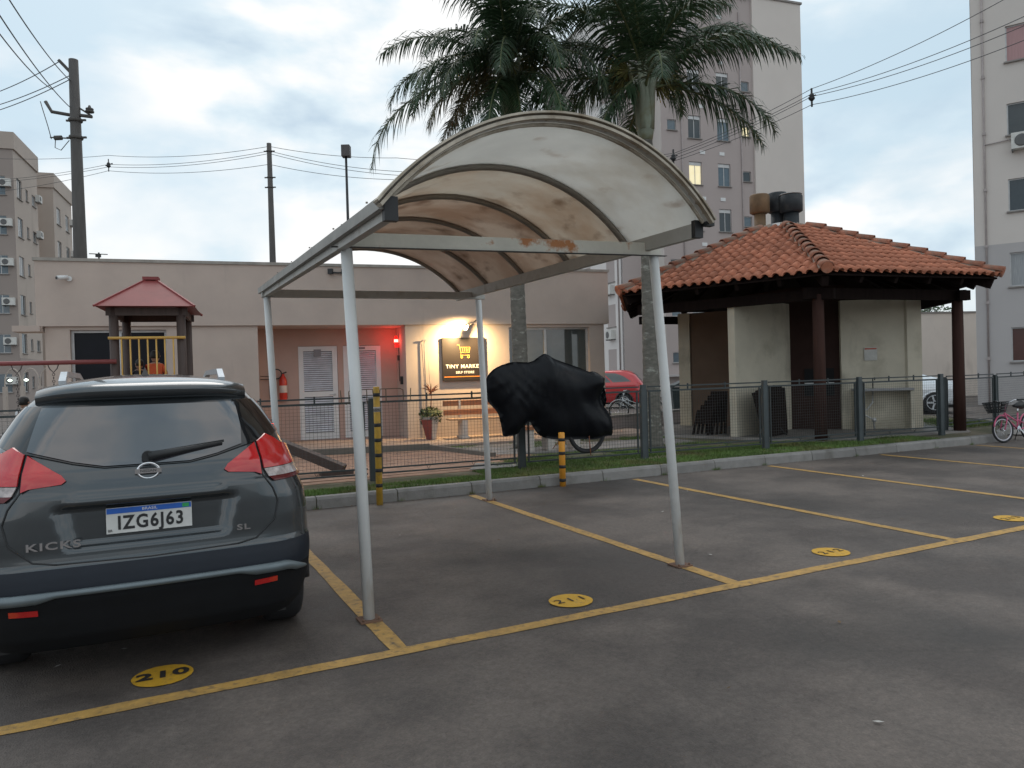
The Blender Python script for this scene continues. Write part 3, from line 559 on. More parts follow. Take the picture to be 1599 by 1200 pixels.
# two blocks at the far left
for name, o_, H_, lab, cols, du in (('apartment_block', (-8.31, 65.73), 20.66, 'nearer tan apartment block at the far left edge with air conditioners', [(1.35, 1.3), (3.35, .65), (5.25, 1.0)], 2.93),
                                ('apartment_block', (-6.65, 74.95), 20.15, 'farther tan apartment block between the left block and the tall utility pole', [(1.7, 1.4), (4.9, 1.3)], 2.93)):
    A = thing(name, (*o_, 0), lab, 'building', 'apartment blocks at the far left', rz=BR)
    hs = []; wl = []; first = o_[1] < 70
    for n in range(7 if first else 6):
        for k, (v, wd) in enumerate(cols):
            ht = 1.5 if wd > 1 else .9; z = 1.35 + du * n + (.3 if ht < 1 else 0)
            if z + ht > H_ - 1.3: continue
            hs.append((v - wd / 2, v + wd / 2, z, z + ht)); wl.append((v, wd, z, ht))
    b = MB(); wallgrid(b, lambda u, z, d: (-d, u, z), 0, 6.4 if first else 6.8, 3.9, H_ - 1.25, [h for h in hs if h[2] > 3.9], .16); b.build('side_wall', apt_tan, A)
    b = MB(); wallgrid(b, lambda u, z, d: (.01 - d, u, z), 0, 6.4 if first else 6.8, 0, 3.9, [h for h in hs if h[2] < 3.9], .17); b.build('base_side_wall', apt_tan2, A)
    for v, wd, z, ht in wl: apt_window(A, -.1, v, z, PI / 2, wd, ht, random.choice([glass[0], glass[0], glass[2], glass[1]]), False)
    hs = []; wl = []
    for n in range(6):
        if first: z = 1.35 + du * n; hs.append((-1.5, -.55, z, z + 1.4)); wl.append(z)
    b = MB(); wallgrid(b, lambda u, z, d: (u, d, z), -14 if first else -1.2, 0, 0, H_ - 1.25, hs, .16); b.build('front_wall', apt_tan2 if first else apt_tan, A)
    for z in wl: apt_window(A, -1.0, .1, z, 0, .95, 1.4, glass[2], False); put('air_conditioner', AC, A, (-.25 - .3, 0, z + 1.5 - .9), 0)
    b = MB(); b.box(-14 if first else -1.2, -.3, .3, 6.3, 0, H_ - 1.3); b.build('core', apt_tan, A)
    b = MB(); b.box(-14 if first else -1.2, .12, -.12, 6.5 if first else 6.9, H_ - 1.25, H_); b.build('parapet', apt_tan, A)
    for n in range(2, 6): put('air_conditioner', AC, A, (.0, 6.1 if first else 6.3, 2.2 + du * n), PI / 2)
# arched entrance in front of the left block
p0 = Vector((math.cos(YAW) * -.655 * 48 + math.sin(YAW) * 48, math.sin(YAW) * .66 * 48 + math.cos(YAW) * 48))
t = thing('arched_entrance', (p0.x, p0.y, 0), 'row of pale arches with two small lit lamps at the left edge beyond the fence', 'entrance', rz=-YAW)
for k in range(3):
    x0 = -1.45 + k * 1.15; b = MB()
    pts = [(x0, 0, 0), (x0, 0, 1.9)] + [(x0 + .55 - .55 * math.cos(a * PI / 10), 0, 1.9 + 1.0 * math.sin(a * PI / 10)) for a in range(1, 10)] + [(x0 + 1.1, 0, 1.9), (x0 + 1.1, 0, 0)]
    b.tube(pts, .04, 6); b.box(x0 - .1, x0 + .12, -.1, .1, 0, 1.75); b.build('arch', apt_tan, t)
for x in (-1.0, .05): b = MB(); b.lathe((x, -.15, 2.05), [(.02, 0), (.12, .06), (.14, .12), (.02, .2)], 10); b.build('lamp', mat('entrance lamp', (1, 1, .9), .3, emit=(.85, 1, .85), es=2.2), t)

# far wall on the right and trees behind it
t = thing('boundary_wall', (31.4, 22.0, 0), 'long beige boundary wall behind the silver car right of the gazebo', 'wall')
b = MB(); b.bar((-4, 1.2, 1.9), (6, -1.8, 1.9), .2, 3.8); b.build('render', mat('beige boundary render', (.74, .67, .61), .9, var=.05, vs=1, stain=((.45, .4, .36), 1, .3, .62)), t)
b = MB(); b.bar((-4, 1.2, 3.84), (6, -1.8, 3.84), .28, .08); b.build('coping', conc, t)
t = thing('low_wall', (9.6, 14.4, .13), 'low mauve wall edging the lawn right of the market building', 'wall')
b = MB(); b.bar((-.3, .2, .17), (3.4, 1.3, .17), .2, .34); b.build('render', apt_mauve, t); b = MB(); b.bar((-.3, .2, .365), (3.4, 1.3, .365), .26, .05); b.build('cap', conc, t)
def tree(x, y, h, r, lab, n=2600, m=tree_m, l=.3, grp='trees beyond the boundary wall'):
    t = thing('broadleaf_tree', (x, y, 0), lab, 'tree', grp); b = MB(); b.tube([(0, 0, 0), (.1, 0, h * .35), (-.1, .1, h * .7)], [.22, .16, .07], 8)
    for k in range(5): a = k * 1.3; b.tube([(0, 0, h * (.3 + .07 * k)), (math.cos(a) * r * .6, math.sin(a) * r * .6, h * (.55 + .07 * k))], [.08, .03], 6)
    b.build('trunk', bark_m, t); b = MB()
    for k in range(16):
        a = random.uniform(0, 6.28); rr = r * random.random() ** .5 * .8; leafclump(b, (math.cos(a) * rr, math.sin(a) * rr, h * random.uniform(.45, .92)), r * random.uniform(.25, .42), n // 16, l, (1, 1, .8))
    kind(b.build('crown', m, t), 'stuff'); return t
tree(52, 35.0, 6.4, 2.6, 'dark green tree above the boundary wall beside the right block')
tree(50, 37.5, 5.4, 2.4, 'low rounded tree above the boundary wall seen under the gazebo eave', l=.25)
tree(48.0, 40, 5.0, 2.6, 'smallest feathery tree behind the gazebo corner', l=.2)
t = thing('hedge', (-7.0, 12.4, .1), 'dark clipped hedge behind the fence at the left edge', 'hedge'); b = MB()
for k in range(26): leafclump(b, (-.2 + k * .16, 0, .42), .34, 120, .07, (1, .9, 1.1))
kind(b.build('foliage', hedge_m, t), 'stuff')

# ================================================================ CARPORT
cp = thing('carport', (0, 0, 0), 'weathered white steel carport with arched stained fibre sheet roof over bay 211', 'carport')
base = {'fl': (1.235, 4.65), 'fr': (3.735, 4.65), 'rl': (1.28, 8.34), 'rr': (3.77, 8.34)}
top = {'fl': (1.165, 4.66, 2.37), 'fr': (3.565, 4.66, 2.43), 'rl': (1.205, 8.34, 2.46), 'rr': (3.70, 8.34, 2.48)}
for k in base:
    b = MB(); B0 = Vector((*base[k], .012)); T0 = Vector(top[k]); b.tube([B0, B0.lerp(T0, .5) + Vector((.006, 0, 0)), T0], .037, 16); o = b.build('post', post_m, cp)
    b = MB(); x, y = base[k]; b.box(x - .07, x + .07, y - .07, y + .07, .004, .014, M=None)
    for sx in (-.05, .05): b.lathe((x + sx, y - .05, .014), [(.008, 0), (.008, .015)], 6)
    b.build('base_plate', mat('rusty plate', (.16, .09, .06), .8), o)
b = MB(); b.bar((1.13, 4.66, 2.425), (3.62, 4.66, 2.485), .055, .095); b.build('front_crossbeam', rust_m, cp, bevel=.005)
b = MB(); b.bar((1.06, 4.63, 2.374), (3.66, 4.63, 2.434), .03, .005); b.build('crossbeam_flange', black_pl, cp)
b = MB(); b.bar((1.15, 8.34, 2.50), (3.78, 8.34, 2.53), .055, .085); b.build('rear_crossbeam', beam_m, cp, bevel=.005)
LE = lambda s: Vector((1.075 + .10 * s, 3.52 + 5.05 * s, 2.40 + .15 * s)); RE = lambda s: Vector((3.50 + .18 * s, 3.98 + 4.92 * s, 2.565 + .065 * s))
RISE = .53
def CF(s, t, dz=0):
    hc = 1.225; Rr = (hc * hc + RISE * RISE) / (2 * RISE); A_ = math.asin(hc / Rr); a = (t * 2 - 1) * A_
    fx = .5 + .5 * math.sin(a) / math.sin(A_); h = (math.cos(a) - math.cos(A_)) * Rr
    nx = math.sin(a); nz = math.cos(a); p = LE(s).lerp(RE(s), fx); d = (RE(s) - LE(s)).normalized()
    return p + Vector((0, 0, h)) + (d * nx + Vector((0, 0, nz))) * dz
b = MB(); b.bar(LE(0) + Vector((.03, .0, -.03)), LE(1) + Vector((.03, 0, -.03)), .05, .09); b.build('left_side_beam', beam_m, cp)
b = MB(); b.bar(LE(0) + Vector((-.015, .0, -.0)), LE(1) + Vector((-.015, 0, -.0)), .03, .06); b.build('left_gutter', mat('gutter grey', (.30, .29, .27), .6, var=.2, vs=5), cp)
b = MB(); b.bar(RE(0) + Vector((-.03, 0.08, -.055)), RE(1) + Vector((-.03, 0, -.055)), .05, .10); b.build('right_side_beam', beam_m, cp)
b = MB(); b.bar(LE(0) + Vector((.03, -.012, -.025)), LE(0) + Vector((.03, .03, -.025)), .07, .12)
b.build('left_end_cap', black_pl, cp)
b = MB(); b.bar(RE(0) + Vector((-.02, .05, -.045)), RE(0) + Vector((-.02, .09, -.045)), .07, .12); b.bar(RE(0) + Vector((0, .02, -.015)), RE(0) + Vector((.07, .02, -.015)), .05, .03)
b.build('right_end_cap', black_pl, cp)
NB = 5
for i in range(NB + 1):
    s = i / NB if 0 < i < NB else (.006 if i == 0 else .994); b = MB(); n = 30; vs = []; wS = .0045 if i else .002
    for j in range(n + 1):
        t = j / n
        for ds, dz in ((-wS, -.035), (wS, -.035), (wS, -.002), (-wS, -.002)): vs.append(CF(s + ds, t, dz * (1 if i else .5)))
    b.add(vs, [(j * 4 + k, j * 4 + (k + 1) % 4, j * 4 + 4 + (k + 1) % 4, j * 4 + 4 + k) for j in range(n) for k in range(4)], 0, True); b.build('rib', rib_m if i else trim_m, cp)
for i in range(NB):
    s0, s1 = i / NB, (i + 1) / NB; b = MB(); n = 30; m = 4; vs = []
    for k in range(m + 1):
        for j in range(n + 1):
            t = -.01 + 1.02 * j / n; sag = -.012 * math.sin(PI * k / m); vs.append(CF(s0 + (s1 - s0 + .006) * k / m - .003, t, .004 + sag + (i % 2) * .003))
    o = len(vs); vs += [v + Vector((0, 0, .006)) for v in vs]; w_ = n + 1
    F = [(k * w_ + j, k * w_ + j + 1, (k + 1) * w_ + j + 1, (k + 1) * w_ + j) for k in range(m) for j in range(n)]
    F += [tuple(o + q for q in reversed(f)) for f in F]
    F += [(j, o + j, o + j + 1, j + 1) for j in range(n)] + [(m * w_ + j + 1, o + m * w_ + j + 1, o + m * w_ + j, m * w_ + j) for j in range(n)]
    b.add(vs, F, 0, True); b.build('roof_sheet', canopy_ms[min(i, 4)], cp)
# front trim: three stacked lips
for q, (dz0, dz1, ds, m_) in enumerate(((.004, .022, -.010, trim_m), (.022, .034, -.004, rib_m), (.034, .046, -.012, trim_m))):
    b = MB(); n = 36; vs = []
    for j in range(n + 1):
        t = -.012 + 1.024 * j / n
        for a_, dz in ((ds, dz0), (.004, dz0), (.004, dz1), (ds, dz1)): vs.append(CF(a_, t, dz))
    b.add(vs, [(j * 4 + k, j * 4 + (k + 1) % 4, j * 4 + 4 + (k + 1) % 4, j * 4 + 4 + k) for j in range(n) for k in range(4)] + [(3, 2, 1, 0), tuple(n * 4 + k for k in range(4))], 0, False); b.build('front_lip', m_, cp)
b = MB()   # outer cover strips over the joints with bolts
for i in range(1, NB + 1):
    s = i / NB - (.002 if i == NB else 0); n = 30; vs = []
    for j in range(n + 1):
        t = -.008 + 1.016 * j / n
        for ds, dz in ((-.004, .012), (.004, .012), (.004, .019), (-.004, .019)): vs.append(CF(s + ds, t, dz))
    b.add(vs, [(j * 4 + k, j * 4 + (k + 1) % 4, j * 4 + 4 + (k + 1) % 4, j * 4 + 4 + k) for j in range(n) for k in range(4)], 0, True)
    for t in (.02, .1, .2, .35, .5, .65, .8, .9, .98): p = CF(s, t, .032); b.box(p.x - .006, p.x + .006, p.y - .006, p.y + .006, p.z - .006, p.z + .004)
b.build('cover_strip', rib_m, cp)

# ================================================================ BOLLARDS
def bollard(x, y, h, r, my, lab, nb):
    t = thing('bollard', (x, y, 0), lab, 'bollard', 'striped bollards at the kerb'); b = MB(); b.lathe((0, 0, 0), [(r, 0), (r, h - .01), (r * .8, h)], 16); b.build('post', my, t)
    for k in range(nb):
        z = h - .1 - k * (.185 if nb > 4 else .2); b = MB()
        if z < .06: break
        b.lathe((0, 0, z - .022), [(r + .001, 0), (r + .0025, .002), (r + .0025, .042), (r + .001, .044)], 16); b.build('black_band', black_pl, t)
    return t
t1 = bollard(2.53, 8.86, 1.45, .04, boll_y, 'tall yellow bollard with black bands and wire hooks by the carport post', 7)
b = MB()
for sx in (-1, 1):
    b.tube([(sx * .04, 0, 1.36), (sx * .05, 0, 1.42), (sx * .30, 0, 1.42), (sx * .34, 0, 1.40), (sx * .34, 0, 1.27), (sx * .37, 0, 1.25), (sx * .43, 0, 1.26), (sx * .44, 0, 1.42)], .006, 6)
    b.tube([(sx * .12, 0, 1.42), (sx * .12, 0, 1.25)], .006, 6)
b.build('wire_hook', mat('hook wire', (.10, .085, .05), .5), t1)
b = MB(); b.lathe((0, 0, 1.14), [(.041, 0), (.0425, .002), (.0425, .06), (.041, .062)], 16); b.build('white_sticker', lab_w, t1)
t2 = bollard(5.09, 8.80, .74, .044, boll_o, 'orange bollard with black bands standing in front of the covered bicycle', 7)

# ================================================================ FENCE
def fence(name, pts, lab, post_mats, zt=1.30, mesh_on=True):
    F = thing(name, (pts[0][0], pts[0][1], .135), lab, 'fence', 'metal mesh fences'); O = Vector((pts[0][0], pts[0][1], .135)); zt -= .135
    for i, p in enumerate(pts):
        q = Vector((p[0], p[1], .135)) - O; b = MB(); d = (Vector(pts[min(i + 1, len(pts) - 1)]) - Vector(pts[max(0, i - 1)])).normalized()
        Mx = Matrix.Translation(q) @ Matrix.Rotation(math.atan2(d.y, d.x), 4, 'Z'); wp = .042
        b.box(-wp, wp, -.03, .03, -.13, zt - .02 if post_mats[i % len(post_mats)] == 0 else zt + .03, M=Mx); b.box(-wp - .012, -wp, -.035, .035, 0, zt - .05, M=Mx); b.box(wp, wp + .012, -.035, .035, 0, zt - .05, M=Mx)
        b.build('post', [fence_m, fence_g][post_mats[i % len(post_mats)]], F)
    for i in range(len(pts) - 1):
        a = Vector((pts[i][0], pts[i][1], .135)) - O; c = Vector((pts[i + 1][0], pts[i + 1][1], .135)) - O; d = (c - a).normalized(); a += d * .085; c -= d * .085; ln = (c - a).length; Z = Vector((0, 0, 1))
        b = MB(); 
        for z, th in ((zt - .005, .022), (zt - .075, .028), (.17, .022), (.10, .022)): b.bar(a + Z * z, c + Z * z, .025, th)
        b.bar(a + d * .03 + Z * .09, a + d * .03 + Z * (zt - .06), .02, .022); b.bar(c - d * .03 + Z * .09, c - d * .03 + Z * (zt - .06), .02, .022)
        b.build('rail_frame', fence_m, F)
        for k in (.34, .67):
            p = a + d * ln * k; b = MB(); b.bar(p + Z * (zt - .09), p + Z * (zt + .03), .02, .02); b.build('spacer', fence_m, F)
            b = MB(); m_ = p + Z * .14; b.tube([m_ - d * .03 + Z * .03, m_ - Z * .035, m_ + d * .03 + Z * .03], .005, 5); b.build('brace', fence_m, F)
        if mesh_on:
            b = MB(); n = int(ln / .05)
            for k in range(1, n): p = a + d * (k * ln / n); b.bar(p + Z * .17, p + Z * (zt - .08), .0026, .0026)
            n = int((zt - .25) / .05)
            for k in range(1, n + 1): z = .17 + k * (zt - .25) / (n + 1); b.bar(a + Z * z + Vector((0, .003, 0)), c + Z * z + Vector((0, .003, 0)), .0026, .0026)
            kind(b.build('wire_mesh', mat('fence wire', (.05, .055, .055), .6), F), 'stuff')
    return F
fx = [-8.7, -6.4, -4.1, -1.8, .55, 2.8, 5.02, 7.15, 9.58, 11.75, 13.85]
fence('mesh_fence', [(x, fenceY(x)) for x in fx], 'dark green black mesh fence running along the grass verge behind the kerb', [0, 0, 0, 0, 0, 0, 0, 1, 1, 1, 1])
fence('mesh_fence', [(14.6, 9.62), (16.7, 9.85), (18.8, 10.1), (20.9, 10.4), (23, 10.8)], 'mesh fence section behind the pink bicycle right of the gazebo', [0, 0, 0], 1.27)
b = MB(); 
# ================================================================ COVERED BICYCLE
px2 = [(759, 592), (767, 580), (779, 572), (800, 565), (815, 566), (830, 566), (841, 558), (850, 552), (857, 555), (864, 560), (880, 566), (895, 571), (911, 577), (920, 581), (927, 580), (936, 584), (941, 590), (941, 600), (938, 615), (936, 628), (942, 634), (950, 643), (955, 653), (957, 664), (957, 681), (948, 681), (937, 685), (927, 687), (911, 686), (895, 687), (878, 687), (860, 686), (850, 684), (842, 680), (837, 673), (832, 666), (829, 659), (826, 659), (820, 665), (815, 671), (808, 679), (797, 681), (786, 683), (784, 668), (781, 652), (776, 642), (768, 634), (761, 626), (759, 610)]
def at(px, py, Y):
    d = f_ + r2 * ((px - 800) / FPX) - u2 * ((py - 600) / FPX); k = Y / d.y; return Vector((d.x * k, Y, EYE + d.z * k))
BYY = 9.32
outl = [at(x, y, BYY) for x, y in px2]; outl = [(p.x, p.z) for p in outl]
nn = len(outl); outl = [q for i in range(nn) for q in ((outl[i][0] * .75 + outl[(i + 1) % nn][0] * .25, outl[i][1] * .75 + outl[(i + 1) % nn][1] * .25), (outl[i][0] * .25 + outl[(i + 1) % nn][0] * .75, outl[i][1] * .25 + outl[(i + 1) % nn][1] * .75))]
cb = thing('covered_bicycle', (5.2, BYY, 0), 'bicycle under a black tarpaulin hung between the orange bollard and fence, one wheel showing', 'bicycle')
def inside(x, z, P):
    c = False; j = len(P) - 1
    for i in range(len(P)):
        if (P[i][1] > z) != (P[j][1] > z) and x < (P[j][0] - P[i][0]) * (z - P[i][1]) / (P[j][1] - P[i][1]) + P[i][0]: c = not c
        j = i
    return c
def edist(x, z, P):
    best = 9; p = Vector((x, z))
    for i in range(len(P)):
        a = Vector(P[i]); c = Vector(P[(i + 1) % len(P)]); d = c - a; t = max(0, min(1, (p - a).dot(d) / max(d.dot(d), 1e-9))); best = min(best, (p - a - d * t).length)
    return best
bm = bmesh.new(); vsb = [bm.verts.new((x, 0, z)) for x, z in outl]; fce = bm.faces.new(vsb); bmesh.ops.triangulate(bm, faces=[fce])
for _ in range(4):
    long_e = [e_ for e_ in bm.edges if e_.calc_length() > .07]
    if not long_e: break
    bmesh.ops.subdivide_edges(bm, edges=long_e, cuts=1, use_grid_fill=False); bmesh.ops.triangulate(bm, faces=[f for f in bm.faces if len(f.verts) > 3])
    bmesh.ops.beautify_fill(bm, faces=bm.faces[:], edges=[e_ for e_ in bm.edges if not e_.is_boundary])
bm.verts.ensure_lookup_table(); bm.verts.index_update()
fr = [(v.co.x, v.co.z) for v in bm.verts]; fcs = [[v.index for v in f.verts] for f in bm.faces]; bnd = {v.index for e_ in bm.edges if e_.is_boundary for v in e_.verts}; bed = [(e_.verts[0].index, e_.verts[1].index) for e_ in bm.edges if e_.is_boundary]; bm.free()
def bulge(x, z, sgn):
    d = edist(x, z, outl); k = .16 * (1 - math.exp(-d / .12)) + .10 * math.exp(-((x - 5.25) ** 2 / .05 + (z - 1.45) ** 2 / .12)) * min(1, d / .1) + .14 * math.exp(-((x - 5.95) ** 2 / .05 + (z - 1.42) ** 2 / .03)) * min(1, d / .06)
    f1_ = x - 5.13; f2_ = 1.9 - z; ang = math.atan2(f1_, f2_)
    fold = .030 * noise.noise(Vector((ang * 3.2, 0.4 * f2_, 3 * sgn))) * min(1, math.hypot(f1_, f2_) / .3) - .022 * abs(noise.noise(Vector((ang * 5.5 + .7, .6 * f2_, 2)))) + .030 * noise.noise(Vector((x * 2.6, z * 2.2, 7 * sgn))) - .016 * abs(noise.noise(Vector((x * 6 + z * 5, z * 2 - x, 3))))
    return sgn * (k + (fold * 1.3) * min(1, d / .06)) * (1.0 if d > 0 else 0) + sgn * .006
b = MB(); n = len(fr); vs = [(x - 5.2, -bulge(x, z, 1), z) for x, z in fr] + [(x - 5.2, bulge(x, z, 1) * .9, z) for x, z in fr]
b.add(vs, [tuple(f) for f in fcs] + [tuple(n + i for i in reversed(f)) for f in fcs] + [(a, c, n + c, n + a) for a, c in bed], 0, True); b.build('tarpaulin', cover_m, cb)
wc = at(917, 674, BYY); wc = Vector((wc.x - 5.2, 0, wc.z)); WR = .325
b = MB(); b.torus(wc, WR - .028, .028, (0, 1, 0), 48, 8); wh = b.build('wheel', tyre_m, cb)
b = MB(); b.torus(wc, WR - .06, .009, (0, 1, 0), 48, 6); b.build('rim', black_pl, wh)
b = MB(); b.tube([wc + Vector((0, -.04, 0)), wc + Vector((0, .04, 0))], .02, 8)
for k in range(28): a = k * 2 * PI / 28; b.tube([wc + Vector((0, .02 * (-1) ** k, 0)), wc + Vector((math.cos(a) * (WR - .05), 0, math.sin(a) * (WR - .05)))], .0012, 4)
b.build('spokes', chrome, wh)
b = MB(); pq = at(878, 690, BYY); pc = Vector((pq.x - 5.2, 0, pq.z)); b.bar(wc, pc + Vector((0, 0, .03)), .015, .018); b.box(pc.x - .05, pc.x + .03, -.05, .03, pc.z - .03, pc.z + .03); b.tube([pc, pc + Vector((-.10, 0, -.03)), pc + Vector((-.16, 0, -.10))], .006, 6); b.tube([wc + Vector((0, -.05, -.02)), wc + Vector((.02, -.06, -WR - .03))], .008, 6); b.build('pedal_and_stand', mat('rusty pedal', (.22, .08, .04), .6), cb)
b = MB(); b.tube([wc, wc + Vector((-.35, 0, .45))], .012, 8); b.tube([wc + Vector((-.35, 0, .45)), wc + Vector((-1.0, 0, .55))], .016, 8); b.torus(wc + Vector((-1.12, 0, .48)), WR - .02, .02, (0, 1, 0), 40, 8); b.build('frame', mat('bike frame', (.3, .3, .32), .4), cb)

# ================================================================ PALMS
def frond_mesh(e0, droop, Ln, seed, dry=False, hang=.5):
    rnd = random.Random(seed); b = MB(); n = 26; p = Vector((0, 0, 0)); pts = []; e_ = e0; side = rnd.uniform(-.25, .25); az = 0
    for i in range(n + 1):
        pts.append(p.copy()); e_ = e0 - droop * (i / n) ** 1.5; az = side * (i / n); p = p + Vector((math.cos(e_) * math.cos(az), math.cos(e_) * math.sin(az), math.sin(e_))) * (Ln / n)
    b.tube(pts, [.028 * (1 - .85 * i / n) + .003 for i in range(n + 1)], 5, 1)
    m = 78
    for k in range(m):
        t = .13 + .87 * (k + .5) / m; fi = t * n; i = min(int(fi), n - 1); c = pts[i].lerp(pts[i + 1], fi - i); T_ = (pts[i + 1] - pts[i]).normalized(); sd = T_.cross(Vector((0, 0, 1))).normalized(); up = sd.cross(T_)
        ll = .70 * math.sin(PI * min(1, .22 + t * .74)) ** .6 * rnd.uniform(.75, 1.1)
        for sg in (-1, 1):
            for _ in range(1):
                el = rnd.choice((-.3, .1, .5)) + rnd.uniform(-.25, .25)
                d = (sd * sg * math.cos(el) + up * math.sin(el) + T_ * (.55 + .5 * t)).normalized(); w_ = .0135; q = c; vs = []; wdir = T_.cross(d).normalized().cross(d)
                for j in range(4):
                    ww = w_ * (1, 1.1, .7, .05)[j]; vs += [q - T_ * ww, q + T_ * ww]
                    d = (d + Vector((0, 0, -1)) * hang * (.42 + .55 * j)).normalized(); q = q + d * ll / 3
                b.add(vs, [(0, 1, 3, 2), (2, 3, 5, 4), (4, 5, 7, 6)], 0, False)
    return b.mesh('frond', [leaf_dry if dry else leaf_m, mat('frond rib', (.10, .12, .05), .5)])
FM = {}
def fm(e, dr, Ln, seed, dry=False, hang=.5):
    k = (e, dr, Ln, seed, dry)
    if k not in FM: FM[k] = frond_mesh(R(e), R(dr), Ln, seed, dry, hang)
    return FM[k]
IMR = -26.34   # azimuth in degrees of the direction that reads as "right" in the photograph
def palm(x, y, ztop, lean, fr, lab, shaft=True):
    t = thing('palm_tree', (x, y, .13), lab, 'palm tree', 'palm trees behind the carport'); top_ = Vector((lean[0], lean[1], ztop - .13)); b = MB(); n = 60; pts = []; rr = []
    for i in range(n + 1):
        s = i / n; pts.append(Vector((lean[0] * s ** 1.3, lean[1] * s ** 1.3, top_.z * s))); rr.append(.155 - .035 * s + .008 * (i % 2) + .05 * math.exp(-s * 14))
    b.tube(pts, rr, 14); b.build('trunk', trunk_m, t)
    b = MB(); zz = [(0, .12), (.12, .145), (.35, .175), (.8, .165), (1.15, .12), (1.35, .09)]; b.tube([top_ + Vector((0, 0, z)) for z, _ in zz], [r for _, r in zz], 14)
    for k in range(5): a = k * 1.26; b.tube([top_ + Vector((math.cos(a) * .1, math.sin(a) * .1, .2)), top_ + Vector((math.cos(a) * .15, math.sin(a) * .15, .9)), top_ + Vector((math.cos(a) * .28, math.sin(a) * .28, 1.35))], [.08, .07, .03], 6)
    b.build('crownshaft', shaft_m, t)
    c = top_ + Vector((0, 0, 1.15))
    for a, e_, dr, Ln, sd, *o in fr:
        put('frond', fm(e_, dr, Ln, sd, bool(o)), t, c + Vector((0, 0, random.uniform(-.25, .2))), R(IMR + a))
    b = MB()
    for k in range(7):
        a = random.uniform(0, 6.28); q = c + Vector((math.cos(a) * .3, math.sin(a) * .3, random.uniform(-.2, .3)))
        for _ in range(50): d = Vector((math.cos(a) + random.gauss(0, .5), math.sin(a) + random.gauss(0, .5), random.uniform(-1.6, .6))).normalized() * random.uniform(.25, .5); b.bar(q, q + d, .012, .012)
    kind(b.build('fruit_stalks', fruit_m, t), 'stuff'); return t
f_right = [(0, 25, 60, 2.9, 1), (-8, 8, 75, 2.7, 2), (6, -5, 60, 2.6, 3), (20, 45, 80, 2.8, 4), (-30, 35, 90, 2.7, 5), (180, 20, 85, 2.6, 6), (165, 0, 70, 2.3, 7), (200, 50, 85, 2.8, 8), (60, 30, 90, 2.6, 9), (90, 55, 95, 2.8, 1),
           (120, 20, 85, 2.6, 2), (-60, 40, 90, 2.7, 3), (-90, 20, 95, 2.5, 4), (-120, 45, 80, 2.6, 5), (140, 60, 80, 2.8, 6), (30, 65, 75, 2.9, 7), (-45, 70, 70, 2.8, 8), (250, 65, 80, 2.8, 9), (100, -20, 60, 2.0, 10), (-150, -35, 50, 1.9, 11), (190, -40, 40, 1.8, 12), (-100, 78, 40, 2.6, 13), (150, 80, 40, 2.7, 14), (-20, 75, 60, 2.9, 4), (12, 52, 75, 2.9, 15), (168, 38, 80, 2.7, 16)]
palm(8.27, 10.98, 5.75, (.06, .05), f_right, 'right hand palm tree with smooth pale crownshaft in front of the tower')
f_left = [(183, 2, 92, 3.5, 17), (176, 48, 85, 2.9, 1), (186, 66, 62, 3.0, 3), (180, 26, 105, 2.7, 2), (215, 8, 95, 2.6, 7), (235, 25, 95, 2.6, 8), (150, 20, 95, 2.6, 6), (-90, 5, 85, 2.5, 14), (-75, 30, 90, 2.6, 13), (-110, 28, 95, 2.6, 15),
          (-60, -5, 85, 2.5, 16), (-100, -20, 65, 2.4, 1), (-125, 5, 90, 2.4, 3), (-80, -38, 50, 2.2, 12), (-118, -42, 45, 2.1, 6), (-50, -32, 50, 2.1, 7), (-140, -30, 55, 2.0, 13), (-35, 10, 95, 2.6, 9), (0, 18, 95, 2.5, 10), (-20, 42, 85, 2.7, 11), (15, 60, 70, 2.8, 12), (60, 30, 90, 2.5, 4), (90, 55, 80, 2.7, 5), (120, 25, 85, 2.5, 6),
          (-85, 62, 80, 2.8, 7), (-40, 74, 60, 2.9, 8), (-130, 70, 65, 2.9, 9), (-90, 84, 40, 2.7, 4), (-65, 15, 100, 2.4, 10), (-98, 44, 95, 2.6, 5), (196, -18, 60, 2.2, 10, 1), (168, -28, 50, 2.1, 11, 1)]
palm(6.46, 12.64, 6.2, (-.10, -.05), f_left, 'left hand palm tree with dense drooping crown above the carport roof')

# ================================================================ GAZEBO
GC = Vector((13.35, 12.63, 0)); TH0 = -2.21; RP, REV, HE, HA = 3.51, 4.23, 3.23, 4.95
gz = thing('gazebo', tuple(GC), 'hexagonal barbecue gazebo with clay tile roof, dark timber posts and cream walls', 'gazebo')
def hx(k, r, z=0): a = TH0 + k * PI / 3; return Vector((r * math.cos(a), r * math.sin(a), z))
b = MB(); b.prism([tuple(hx(k, RP + .18))[:2] for k in range(6)], .0, .165); b.build('floor_slab', conc, gz)
b = MB(); b.prism([tuple(hx(k, RP - .05))[:2] for k in range(6)], .165, .172); b.build('floor_screed', mat('gazebo screed', (.15, .14, .13), .6, var=.2, vs=2), gz)
PH = 2.88
for k in range(6):
    b = MB(); p = hx(k, RP); b.tube([p + Vector((0, 0, .12)), p + Vector((0, 0, 1.5)), p + Vector((0, 0, PH))], [.115, .108, .10], 14); b.build('post', wood_red, gz)
for k in range(6):
    p, q = hx(k, RP), hx(k + 1, RP); d = (q - p).normalized(); b = MB(); b.bar(p - d * .3 + Vector((0, 0, PH + (.0 if k % 2 else .02))), q + d * .3 + Vector((0, 0, PH + (.0 if k % 2 else .02))), .12, .2); b.build('ring_beam', wood_dark, gz)
SL = (HA - HE) / REV
